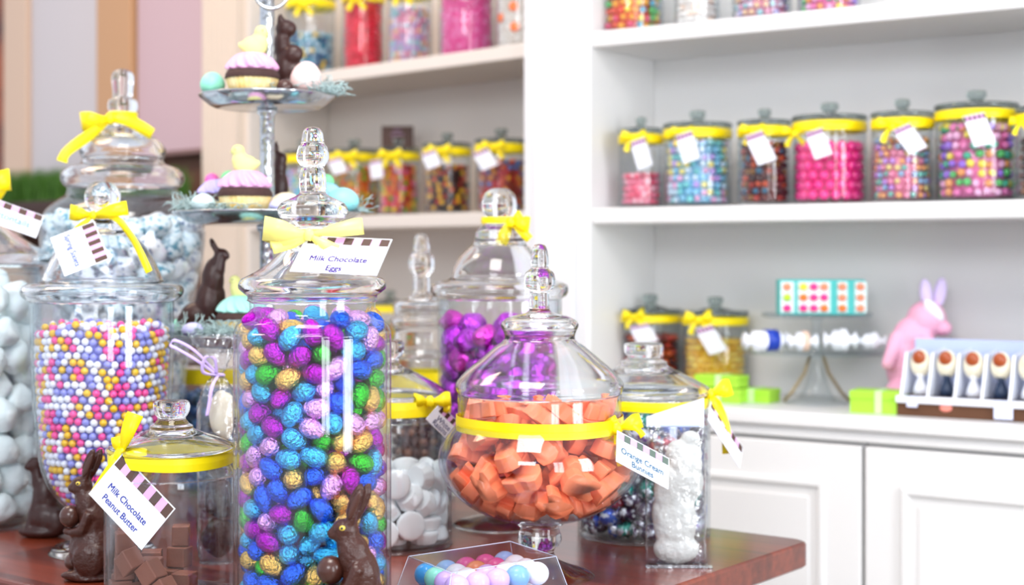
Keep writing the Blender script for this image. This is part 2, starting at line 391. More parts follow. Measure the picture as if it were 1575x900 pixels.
# resting poses of the heaped sweets (0.1 mm, 0.01 rad), one entry per piece
DATA = {}
DATA['eggs'] = decode('321,-140,179,-32,7,251;342,550,186,-41,272,-73;123,609,181,20,294,-130;-139,431,181,-287,5,2;-432,487,180,91,312,47;-575,-221,179,-229,3,15;-273,-155,181,107,0,-301;60,-446,179,-123,2,-310;297,-561,180,-282,-8,-24;304,235,180,-69,9,159;-38,625,318,-136,-45,201;-202,620,179,229,3,36;-425,32,181,113,1,-96;-471,-397,180,31,8,72;-320,-527,179,228,3,96;-39,-68,181,-249,-19,122;578,-210,179,229,3,-17;654,-3,197,38,-244,-170;103,367,180,-177,-23,221;-303,578,358,-33,-39,47;-631,-19,187,-116,-48,-58;-196,62,182,15,-20,74;-132,-602,179,85,-3,139;71,-646,197,126,-245,36;273,-346,179,-85,-3,250;444,20,179,-32,8,216;583,197,187,92,275,21;-276,246,181,-21,-20,23;-544,294,181,-170,23,-23;-430,-118,332,-60,286,-52;-131,-329,179,32,8,67;382,-524,366,116,-4,29;497,-422,190,-241,43,91;148,51,181,141,23,174;493,377,187,-111,-271,32;-102,644,516,186,-37,11;-376,151,334,62,9,-46;-638,-140,393,78,249,-133;-227,-577,352,-43,16,-223;75,-234,232,-58,-137,154;594,-272,375,71,14,105;516,93,347,229,-17,-94;250,388,320,237,16,99;94,468,434,7,-22,-113;-354,361,320,-110,22,-277;-59,-133,373,-129,52,-240;-402,-471,356,-60,28,-265;-43,-395,352,95,6,23;230,-150,360,233,21,-150;630,-64,465,274,4,67;232,611,356,-74,6,-28;-31,222,184,-78,-33,213;-322,567,585,-112,90,26;-608,151,311,-165,-43,247;-271,-289,327,-170,-36,21;161,-599,368,-21,286,-147;391,-304,336,-151,60,102;303,61,328,-108,291,-70;570,313,365,131,-7,201;154,629,543,289,-34,-49;-171,215,360,54,43,-69;-517,32,448,84,3,14;-529,-313,350,79,297,46;90,-234,473,-107,57,-154;426,-412,534,238,-12,-96;619,140,514,221,59,85;35,98,338,20,7,-191;-4,481,608,-65,25,-303;-466,451,459,93,13,-262;-216,-10,373,-20,-312,69;-553,-349,542,241,-19,204;-41,-651,464,69,-5,-12;396,-183,494,84,1,35;579,217,699,125,18,50;380,258,425,77,23,142;-127,463,399,279,-78,39;-516,397,648,56,0,87;-578,254,491,198,-244,-4;-369,-258,498,217,-1,132;-346,-551,533,172,33,-26;62,-471,511,173,-242,56;418,22,515,200,-14,-35;418,490,417,-209,84,5;-181,607,726,-18,-240,-87;46,54,546,-5,-224,-150;-349,256,503,-10,305,-103;-533,-127,579,-110,-20,-294;-135,-282,502,137,-20,-308;284,-562,542,-112,36,284;580,-281,575,169,19,161;191,182,461,-185,44,170;371,533,632,-150,-15,220;-195,369,559,290,18,-91;-321,-3,551,-211,10,147;-392,-395,666,192,48,4;-160,-462,585,-36,99,-27;221,-354,579,200,55,120;365,-261,685,77,-33,-103;649,-66,662,-92,-13,-181;-4,273,465,74,-61,-103;-229,411,758,-135,267,7;-645,62,612,-223,44,176;-117,-92,564,-142,243,-23;-101,-645,661,120,-67,-1;116,-618,644,-2,-52,133;233,-71,566,223,-71,-22;468,-7,714,-54,-49,123;525,359,571,62,244,129;-152,128,538,219,44,-105;-462,133,632,-107,41,174;-561,-257,731,-6,-9,5;21,-294,649,164,19,-107;0,-469,760,-112,-34,12;562,-261,773,-83,25,219;371,217,623,-251,1,-141;522,389,797,166,62,204;18,648,721,81,-201,111;-433,-78,749,24,-243,40;-648,-55,798,187,-45,148;-322,-568,737,229,57,-33;78,-82,698,-115,-13,227;384,-488,720,-258,-48,-58;644,-114,883,35,78,149;215,358,583,-196,-8,-237;188,530,733,-81,-22,149;-427,492,815,66,-250,72;-262,-203,667,-218,-10,155;-154,-600,852,-182,9,178;224,-614,827,34,-290,28;211,96,678,120,-65,-135;640,124,861,-26,-246,-116;323,363,783,-153,106,155;-43,271,671,-5,278,169;-87,614,921,278,-23,-113;-417,266,781,261,-24,-175;-108,-163,785,-149,-29,-176;304,-500,972,16,-18,-56;500,-416,907,-186,-32,93;362,153,818,-58,28,71;350,551,867,-212,133,-75;15,453,816,-109,-60,-13;-224,212,737,-70,83,-304;-621,192,760,149,86,146;-238,-387,798,-52,-265,33;228,-370,805,-177,242,29;409,-218,902,-36,-70,65;472,-12,941,250,-67,-88;131,275,766,-171,-18,-187;144,631,917,-31,294,15;-297,326,931,-21,-41,236;-224,15,726,31,-83,-304;-490,-404,862,-9,-291,-168;-358,-539,956,-27,41,-19;273,-101,797,-39,10,81;640,47,1046,33,-25,215;377,273,1004,282,95,-66;-60,282,886,-97,-298,-69;-275,551,935,29,-1,-109;-561,299,917,46,-62,-128;-333,-216,854,-69,-1,25;-77,-367,920,-298,-1,153;37,-557,940,-102,38,-202;119,27,863,151,-42,-131;582,293,1014,-193,60,195;14,436,1023,78,305,53;-89,61,867,173,16,-103;-462,74,901,142,51,-242;-592,-205,922,57,310,94;74,-225,847,-17,39,-183;179,-627,1082,-243,-31,33;379,-334,1069,-23,-18,-288;196,205,953,-50,16,198;224,423,965,59,198,-46;-454,469,1029,76,14,-242;-291,-26,944,0,-11,-252;-533,-374,1057,120,8,226;-162,-607,1051,246,-7,202;167,-320,1000,99,-48,-222;406,-510,1160,-125,9,-253;436,126,1124,-106,-74,149;30,117,1023,-77,17,240;-419,246,1074,112,-27,159;-648,73,984,230,35,157;-149,-159,983,-265,21,78;-245,-378,1025,-82,226,-28;177,-446,1179,-25,-276,5;284,-55,992,30,267,-151;439,-112,1130,-170,30,-190;441,480,1046,139,-228,-81;-219,177,1048,-226,84,-101;-610,234,1143,184,178,84;-397,-216,1046,-91,304,-23;-25,-399,1110,149,-1,-200;-9,-635,1190,157,-78,-171;648,-68,1213,35,-83,149;224,77,1130,-83,10,104;280,385,1194,112,-3,299;23,644,1090,41,-5,265;-93,-11,1118,-119,9,226;-537,-371,1256,-24,10,-109;-371,-494,1157,177,-6,-206;85,-121,1040,148,5,-209;593,-263,1101,114,-89,-152;471,27,1305,176,-12,-203;116,265,1134,89,224,-99;248,579,1101,-128,55,80;-196,410,1113,75,36,-273;-151,-244,1179,171,-28,-176;-218,-593,1245,184,-18,-269;162,-628,1300,-103,-64,-248;225,-228,1169,4,253,-151;624,170,1222,-252,-41,-96;515,397,1212,-109,-236,-122;-70,204,1180,-251,-46,-142;-494,423,1220,-159,7,63;-486,1,1087,-42,46,-177;-46,-446,1304,269,-5,-145;328,-501,1344,119,-33,-102;589,-220,1322,173,48,-77;265,129,1319,104,-312,-28;367,293,1365,-92,-9,-60;-119,606,1236,296,21,-134;-234,111,1266,-93,-88,-39;-645,40,1204,-53,248,105;-628,-174,1122,-80,242,-116;38,-212,1228,58,-32,-150;503,-404,1334,-69,-201,190;437,120,1476,177,1,34;52,248,1338,210,-13,-203;39,448,1223,19,-37,-249;-299,579,1153,125,-234,35;-292,-60,1141,170,-45,222;-460,-136,1235,-212,24,-100;-258,-395,1313,-261,-40,-77;236,-69,1289,-146,-26,-287;651,24,1424,-16,-22,-173;595,269,1393,-122,247,-102;-176,314,1314,7,-36,-248;-346,415,1365,132,-56,-246;-447,169,1258,-78,-1,-202;-268,-148,1318,-47,284,127;-410,-507,1385,39,126,-63;126,-463,1402,126,-71,-207;46,26,1271,-24,-14,-229;354,547,1290,80,-189,22;180,434,1386,69,-101,-177;-390,205,1445,-125,23,22;-608,96,1415,-64,28,0;-639,-104,1351,88,-109,96;-92,-217,1380,-207,5,129;-40,-644,1410,-8,51,-279;377,-228,1304,-182,26,126;210,218,1492,48,-29,-68;141,637,1273,-135,10,305;-239,606,1406,118,224,6;-404,-4,1391,7,-46,-247;-425,-270,1397,-229,-14,158;-250,-591,1465,211,88,60;114,-236,1425,180,41,162;303,-348,1479,21,-302,22;493,-107,1508,119,105,220;-59,392,1460,-184,-3,-86;-398,517,1536,-221,6,55;-567,310,1384,45,-73,82;-106,10,1428,62,5,60;-483,-417,1586,153,19,179;257,-600,1513,51,108,-266;289,-146,1483,-131,84,75;581,278,1604,-263,17,-61;484,437,1451,-184,202,-61;-177,185,1510,-236,-176,-14;-613,222,1575,-62,20,129;-606,-246,1492,-236,61,-132;-26,-392,1525,-80,35,164;-106,-611,1601,-49,-19,164;576,-304,1515,-191,22,100;164,14,1462,-93,50,-294;350,341,1575,-85,213,-62;-20,622,1413,235,18,-193;-288,5,1564,-216,87,139;-444,-151,1577,-181,-22,-135;-223,-413,1549,-50,195,-69;-3,-127,1546,-214,9,114;433,-485,1564,0,134,-67;625,29,1623,-174,-23,-250;23,156,1537,-239,-33,-124;191,622,1471,31,-275,-46;-98,609,1595,224,-26,133;-247,-196,1509,219,-9,82;-333,-322,1695,188,-33,-193;93,-591,1627,213,20,-188;358,-29,1632,-65,242,-97;441,-194,1819,213,-38,-117;357,546,1598,184,-6,260;-281,354,1546,-4,-33,-281;-491,374,1669,-93,-8,-58;-609,-12,1604,-273,-108,89;-133,-257,1668,-2,-303,-113;288,-358,1833,-79,294,-7;368,-263,1648,76,47,90;432,152,1674,135,2,-33;249,456,1749,-121,37,-61;85,465,1577,279,-60,-118;-420,147,1640,-56,-22,-290;-613,170,1771,-194,-20,196;-592,-184,1711,-142,-44,-1;154,-359,1640,44,-58,-81;529,-361,1719,-41,-33,-263;622,193,1781,-80,35,-130;180,269,1682,90,-27,-9;136,639,1674,28,33,309;-260,591,1714,90,-63,-5;-443,-21,1752,30,-253,-63;-518,-389,1793,152,-82,-146;-335,-553,1692,50,-256,-27;162,-59,1655,-17,-6,191;517,5,1808,15,-11,-24;471,450,1752,-59,55,-82;-104,378,1656,200,17,-105;-390,492,1825,-141,-40,177;-638,-26,1864,-84,-26,214;-96,-40,1700,95,89,281;-3,-452,1749,62,241,-150;-157,-633,1795,105,-292,-41;277,66,1789,-64,81,253;364,267,1837,-29,20,149;-58,640,1811,-16,97,-75;-293,276,1748,-54,74,-19;-540,370,1886,77,212,94;-380,-198,1843,208,-4,-235;78,-226,1767,-132,-11,12;298,-549,1739,-51,65,176;535,-374,1931,32,53,-217;58,122,1754,190,-70,41;39,431,1791,-214,51,-144;-171,437,1843,-54,-6,-228;-256,62,1764,-85,-238,144;-585,-235,1920,-142,-72,74;-97,-637,1988,-231,61,47;252,-146,1880,-2,-218,137;359,-524,1956,138,28,-183;631,-166,1705,-25,-136,119;-102,226,1811,-70,18,83;-228,607,1940,-302,-80,-15;-625,180,1977,-8,22,151;-166,-191,1857,135,-18,-160;-193,-426,1810,27,135,54;95,-645,1820,124,-32,-299;389,-18,1980,106,-1,-1;526,151,1951,-57,35,205;331,526,1921,74,9,149;-425,158,1878,92,-2,-62;-476,-99,2191,-105,101,203;-352,-534,1903,181,25,202;-3,-341,1921,308,-32,24;158,-498,1938,-178,64,194;415,-209,2025,-255,22,-2;344,328,2033,-88,27,-53;523,391,1932,33,-33,228;139,614,1885,130,-30,-120;-456,-48,1967,-223,-35,-112;-492,-423,2017,197,-39,-118;-121,-444,2049,-108,-77,49;22,-102,1916,136,-22,-56;609,-236,2124,238,19,-191;619,-116,1952,252,71,-52;178,322,1889,-83,47,-206;-14,621,2017,-270,31,-145;-350,337,1973,-24,-280,100;-253,-51,1985,-180,-54,-161;-310,-572,2104,171,29,-70;251,-366,2052,-269,90,88;-117,-233,2048,33,-276,61;0,115,1956,114,31,-77;585,276,2094,10,-309,-85;-30,349,1966,126,2,-280;-373,527,2053,-297,-81,-5;-531,372,2110,185,-20,108;-316,-232,2150,-137,-30,-160;79,-645,2098,290,47,-16;408,-277,2214,-105,-34,20;142,-10,2056,260,72,-46;220,580,2077,-247,15,150;-188,611,2175,-104,-71,264;-227,182,1998,-184,-22,-246;-646,-72,2060,300,4,144;-301,-345,1988,78,-249,128;91,-234,2089,156,17,143;483,-69,2193,-93,-100,145;425,137,2128,286,26,-118;252,146,1978,-21,45,-297;37,442,2143,-237,11,101;-392,519,2283,162,66,41;-444,144,2076,27,-2,209;-565,-277,2144,30,-56,-5;-208,-447,2233,153,-26,-42;265,-127,2165,153,45,85;652,24,2111,32,-33,-148;427,491,2109,183,-28,-90;116,255,2084,-65,12,104;-546,334,2303,201,4,-155;-633,153,2176,131,6,-176;-78,-25,2097,73,53,221;-180,-297,2386,77,-8,106;123,-641,2293,-26,-308,20;245,89,2201,-12,-64,-106;524,354,2280,196,-63,9;97,646,2217,84,251,-27;-108,185,2160,30,-49,283;-467,100,2275,274,33,133;-380,-242,2353,120,38,-121;-50,-276,2231,-146,3,136;54,-464,2191,-90,-245,55;461,-456,2129,-145,-232,21;251,329,2221,-143,-14,-149;197,614,2434,-25,-301,-69;-200,375,2118,37,10,-29;-275,49,2177,201,-43,203;-646,-79,2293,239,-126,-96;-115,-641,2233,37,103,-280;161,-305,2267,-118,43,-66;395,-131,2366,-177,-14,-90;649,-32,2332,122,-215,-128;41,282,2284,4,-35,250;-541,362,2503,61,13,96;-636,136,2382,144,-40,146;-179,-112,2274,-120,-10,-265;-452,-437,2235,-13,-58,33;273,-566,2144,63,66,-109;183,-82,2349,-93,-1,-172;605,157,2261,-114,-18,-27;325,552,2271,64,276,13;-323,276,2255,-278,-30,-80;-404,163,2451,-72,308,-86;-570,-302,2352,292,-12,-144;-8,-140,2400,-17,310,-136;-16,-600,2449,-81,278,-67;611,-228,2353,70,-117,123;389,182,2324,-297,-1,155;628,175,2469,-30,244,-124;119,459,2337,254,-30,-52;-183,79,2351,-204,53,-5;-619,-198,2518,69,48,175;-237,-573,2389,-153,49,-199;26,-408,2390,-1,14,278;319,-327,2391,19,250,202;488,28,2472,-134,180,-4;199,193,2389,-109,53,-169;-30,650,2376,-43,210,1;-125,460,2286,157,-14,-252;-269,-89,2455,65,-13,-73;-434,-483,2434,-34,36,-98;351,-542,2333,-252,44,19;294,11,2501,124,35,186;-103,7,2532,9,27,181;338,387,2405,69,63,45;30,40,2261,-229,-4,-146;-226,594,2402,-214,-65,-67;-604,156,2588,307,43,0;-66,-319,2553,-45,14,36;384,-487,2525,123,3,-133;515,-397,2400,-94,114,-175;381,209,2520,63,-4,-34;365,541,2555,139,103,-44;170,443,2546,-6,64,-195;-166,268,2408,294,102,52;-572,305,2727,-221,-125,-66;-498,-25,2457,-13,-62,219;433,-244,2550,-47,-265,53;522,-391,2658,126,-28,-223;6,177,2457,-56,-75,185;-336,370,2442,201,100,111;-95,610,2575,5,23,195;-352,547,2548,277,-92,39;-336,30,2613,126,293,-17;-307,-353,2537,-232,-52,-79;-157,-631,2588,143,-51,0;153,-249,2512,153,28,175;468,-60,2681,-99,245,92;517,381,2502,75,65,-158;-34,411,2461,39,-304,-82;-213,394,2610,-140,-275,-19;-616,-36,2643,213,-2,-20;-215,-180,2638,67,-1,-161;-364,-534,2624,141,-29,-16;187,-522,2500,138,-50,146;97,10,2548,-114,42,-120;568,244,2646,235,11,89;-8,651,2750,268,63,3;-174,194,2620,-63,-300,24;-516,106,2758,187,36,-35;-410,-161,2588,169,-129,143;-160,-453,2697,-156,-280,-35;306,-575,2689,191,-79,64;427,-250,2770,69,251,-65;178,247,2612,-123,-75,39;412,502,2795,42,227,-32;-453,468,2703,-115,213,98;-397,251,2643,-80,19,-178;-501,-363,2619,293,-22,86;-446,-445,2791,218,18,-2;68,-396,2691,-72,-29,-198;278,-374,2683,-83,196,-1;641,-93,2546,108,17,107;8,387,2654,274,-23,174;-291,367,2809,207,-23,-147;-644,-38,2843,-291,20,-116;-362,-257,2780,5,304,8;-48,-644,2799,69,46,265;86,-627,2641,124,-12,249;251,-131,2658,134,45,-117;646,82,2742,-80,-66,158;382,361,2649,96,-55,-19;-90,270,2791,50,26,213;-474,404,2906,249,-16,188;-605,-242,2739,-94,255,-109;18,-156,2652,-150,-312,3;161,-595,2821,208,-27,-118;461,-462,2850,182,-1,-246;344,95,2687,94,-16,92;185,428,2753,10,-14,250;-211,582,2731,122,5,-113;-290,124,2788,76,8,-72;-568,-219,2948,126,-18,100;-472,-395,2984,142,-4,-247;196,-233,2816,231,-58,44;247,-407,2901,-102,280,5;627,-172,2738,130,3,-190;143,102,2747,-200,-42,173;207,619,2829,-72,12,-27;-314,572,2899,74,270,52;-65,52,2723,291,27,90;-34,-458,2879,25,-301,35;287,-584,2989,264,98,6;351,-72,2846,-96,-30,-31;615,-47,2904,18,20,19;562,330,2833,40,225,-109;94,316,2892,-112,93,-159;-168,531,3055,74,-54,262;-621,185,2935,-191,-15,-157;-67,-280,2789,10,77,-285;118,-450,3054,83,265,0;599,-242,2955,-6,-117,-31;474,118,2857,-167,-53,-172;471,414,2999,-28,-43,115;-51,475,2850,-86,-33,302;26,111,2916,-97,-47,56;-539,350,3086,-6,-46,144;-250,-392,2893,-180,44,57;61,-83,2841,92,-18,55;498,-420,3048,195,-23,98;624,141,2983,-136,-220,42;330,273,2825,202,-46,77;-11,643,2960,-306,39,-41;-369,469,3064,-74,28,-116;-401,-66,2813,-96,-6,-289;-633,-39,3041,-283,-10,88;-284,-587,2822,241,83,-23;374,-244,2974,13,23,-67;626,-35,3110,48,45,-64;278,446,2942,219,-9,104;-102,314,2983,239,-28,-72;-358,219,2965,131,-13,40;-400,14,2999,48,-23,32;-183,-127,2852,38,-203,151;-131,-639,2987,124,-89,11;491,-216,3145,70,7,66;254,101,2927,140,41,-230;198,615,3050,-228,33,8;45,446,3078,-41,-51,-138;-182,80,2957,-293,9,-153;-339,-208,2979,-129,-53,-65;-115,-260,3025,116,86,-12;-301,-327,3159,-47,-29,127;416,208,3055,-244,55,-110;188,248,3065,74,300,54;-43,634,3172,291,49,-20;-226,264,3133,-297,-15,-110;-27,-62,3019,-64,-30,53;-542,-285,3133,-62,-303,27;-143,-453,3061,-190,-2,11;108,-243,2991,-117,275,-75;587,286,3131,-28,-134,-175;-27,126,3109,136,296,12;-609,153,3148,-111,58,265;-224,-59,3106,115,56,-151;-357,-546,3061,-296,71,-68;84,-646,3039,-153,-183,45;411,-53,3051,-220,69,76;301,101,3177,28,20,-85;57,-155,3178,238,39,-15;-389,154,3158,60,-35,-102;-471,-80,3171,90,-3,-263;199,-57,3047,-107,40,-119;331,-451,3157,220,-8,-140')
DATA['orange'] = decode('266,18,900,158,-88,-9;-36,359,791,-305,-10,121;-236,-29,770,0,-309,8;-69,-331,869,-272,-26,94;292,215,932,58,153,208;-389,358,820,-297,-12,124;-373,-438,902,124,-31,-171;282,-271,936,-66,-122,35;267,576,933,230,25,-140;5,36,1111,28,110,275;-114,-594,957,38,-32,110;592,-327,885,264,-21,53;-55,747,979,97,32,-249;-534,-423,998,76,-113,-105;296,-541,992,96,116,-87;715,161,913,-8,50,-312;-617,74,905,-187,10,-130;148,-854,1014,69,-53,-238;741,-541,1111,-67,-48,66;384,660,1109,50,55,78;-167,-303,1207,57,-269,138;263,127,1335,25,-60,268;618,458,1016,-61,-65,7;61,466,1171,129,39,-167;-106,-667,1126,-49,1,-271;734,-151,1096,36,42,-307;636,605,1234,90,-28,-201;-339,292,996,5,17,-64;421,-898,1231,-102,40,58;645,70,1182,54,-295,115;-295,479,1219,242,42,-31;-901,289,1104,-221,9,118;637,-475,1247,3,-80,-43;452,332,1324,-129,11,274;-702,561,1213,-105,66,-60;-596,-777,1189,76,-211,13;983,237,1240,-192,7,-139;299,893,1233,216,-95,13;-766,-365,1065,232,31,160;136,-295,1199,-111,26,128;547,695,1386,222,-35,63;-838,184,1285,-294,92,-8;-114,142,1388,-236,-103,-89;485,-373,1324,78,-21,-175;-238,805,1058,91,278,63;-882,-282,1190,-235,-40,-144;315,-775,1333,86,74,296;399,95,1460,39,-261,-73;-454,96,1309,256,-87,-76;-543,-458,1374,46,-8,104;194,-253,1462,-47,6,-153;837,416,1515,287,-15,-129;-421,-109,1131,-60,-244,37;-192,-940,1280,-62,298,-30;883,-187,1380,-308,34,-14;50,888,1367,216,-6,174;-857,-172,1446,-31,41,43;389,-290,1646,200,-23,189;771,51,1518,-172,-267,14;-443,824,1188,251,-37,60;-209,-552,1484,25,264,115;787,-434,1577,33,5,107;-110,607,1393,91,-20,-125;-515,233,1423,-99,-20,-3;12,-837,1623,152,-231,-1;762,-31,1812,-290,-7,158;-518,822,1374,64,34,-250;-734,-63,1570,45,-24,-314;594,-475,1829,-282,10,94;604,368,1649,178,-19,176;-682,488,1482,-62,313,2;-371,-807,1526,-38,-40,143;137,56,1756,42,-40,49;-252,516,1532,229,41,195;-761,340,1697,196,-72,88;151,-617,1525,118,-201,41;217,383,1617,-81,-1,55;-340,679,1726,283,-81,39;-688,-451,1706,164,-46,-100;171,-415,1830,-97,-77,4;-63,741,1630,-64,-35,-139;-307,-102,1601,280,33,-153;-309,-622,1821,275,39,80;805,-6,2065,181,-10,159;-186,319,1853,42,39,-104;-497,-224,1808,-25,-295,-57;619,-441,2017,-31,-13,-229;625,337,1980,129,-16,-261;-481,253,1792,-174,47,139;-621,-474,2016,-1,-17,-83;-43,-190,1791,-267,-34,36;308,605,1763,-86,33,93;-772,60,1886,179,-106,111;229,-743,2034,-2,-247,26;-298,-268,1981,29,13,-35;-10,705,2002,70,-252,127;31,-715,1949,60,-31,222;412,-139,1980,43,-54,-260;167,687,1865,66,-67,-181;-493,659,1974,-135,-82,52')
DATA['purple'] = decode('115,432,730,-255,-92,87;-114,548,968,-85,296,76;-19,182,490,-259,31,55;-206,-122,522,160,-78,-130;102,-102,527,76,-160,148;-187,331,720,-191,-82,-118;-387,77,682,-109,92,109;-9,-358,676,103,-91,65;293,150,600,226,9,193;-437,320,901,130,15,-218;-361,-294,764,-146,-47,239;342,-237,686,247,16,89;452,31,851,-246,22,22;-544,-27,969,-288,-14,-83;-171,-517,914,-151,-233,-35;514,-251,971,-129,-46,79;-117,-115,850,-21,66,90;-429,-331,1074,-229,-22,61;202,-499,888,184,3,43;404,331,898,-208,203,-53;-331,465,1187,-13,17,-147;-224,-535,1244,37,7,175;390,-454,1177,-9,-50,88;95,139,858,-185,-45,229;-544,209,1202,-134,57,-41;93,-596,1205,131,219,-91;559,79,1140,36,300,61;-255,96,1026,60,-130,-131;-561,-86,1272,96,17,-12;326,-551,1463,264,10,44;197,503,1063,84,-12,-184;-492,410,1453,-26,-299,98;-490,-390,1379,281,-52,-61;-31,267,1153,-157,-9,-109;-8,618,1269,-140,-6,35;-328,86,1421,108,-295,-33;174,-154,971,46,-95,141;469,401,1232,-230,-19,-100;-130,327,1440,268,-49,-110;-184,-181,1271,94,79,8;27,0,1410,239,-44,-146;203,326,1351,172,0,187;-596,119,1639,-86,31,290;-40,-653,1510,-191,272,-4;608,-173,1330,-135,-72,141;-135,75,1685,127,-1,-69;-622,-204,1588,66,66,179;124,-305,1279,161,88,53;321,-49,1336,146,-42,-140;-522,415,1760,185,-30,-246;-110,-355,1534,-48,255,18;218,-249,1594,-134,39,-106;124,599,1558,119,-6,97;-334,-148,1669,-113,124,-11;186,-547,1751,126,-14,207;581,160,1444,-56,300,14;-217,611,1561,293,35,51;-316,-575,1672,164,-104,-133;524,-382,1665,-90,40,57;417,473,1531,-125,0,-138;56,134,2189,-84,-101,137;70,-99,1881,-38,275,150;617,-67,1659,-66,-44,-4;-44,365,1752,94,251,-78;-605,-202,1907,-14,-9,-220;374,-129,1849,113,9,-155;222,120,1611,-107,13,-96;-266,613,1875,36,-45,-291;-161,-359,1844,-250,24,-23;520,221,1734,32,17,60;77,632,1870,-115,3,-116;-244,221,2201,8,286,103;-72,-663,1876,-76,134,-102;420,527,1846,-178,31,-50;-324,244,1906,-40,14,-243;-441,-522,1976,150,-27,-91;420,-530,1958,-272,8,67;235,272,1924,-76,57,-146;-477,442,2094,289,-38,-6;123,-377,2033,238,56,25;678,52,1956,-140,1,147;-98,578,2122,0,30,-150;-266,-59,1989,24,-313,3;331,1,2142,157,23,130;548,335,2076,82,49,-254;-664,150,1980,-242,8,136;-237,-637,2220,-88,-44,298;585,-257,2076,-139,4,-67;230,645,2140,114,-279,-42;-675,-125,2221,187,57,-131;156,-666,2154,87,-31,38;643,67,2259,39,-9,-52;-302,560,2358,-77,21,-118;-260,-333,2145,-5,16,-15;442,-466,2253,294,-27,-46;292,325,2268,-92,-100,-160;-602,207,2269,38,30,-1;147,-252,2312,-40,46,203;128,55,2501,-227,51,-106;5,426,2377,22,-283,85;-135,-55,2323,-25,-90,134;510,-191,2373,-23,-5,-26;307,602,2432,285,26,-59;-510,387,2510,123,-18,220;-154,-405,2423,-112,-35,-261;684,21,2563,98,22,-136;-64,682,2535,-130,39,30;-438,-43,2410,15,-9,144;-7,-679,2439,-93,-303,29;570,352,2407,-79,56,160;-189,369,2638,-84,225,-81;-538,-425,2341,-214,-20,211;347,-575,2515,-26,281,98;178,358,2637,46,-99,-259;-668,111,2573,90,230,65;-182,-605,2701,-4,18,-214;281,-225,2608,220,10,-201;197,657,2740,-193,35,-38;-257,59,2649,-114,-285,-6;-57,-198,2635,-72,66,40;390,129,2653,112,-226,119;-449,333,2805,10,12,-200;-442,-451,2628,-47,305,104;594,-330,2655,-115,10,145;82,17,2805,0,3,-50;-638,-200,2612,-73,105,-251;148,-669,2740,142,269,46;630,202,2843,-29,69,96;-369,-187,2840,-95,-290,47;118,-371,2848,-111,-57,66;474,457,2694,-100,95,108;-654,27,2885,8,-3,-85;450,-133,2870,-113,-40,-262')
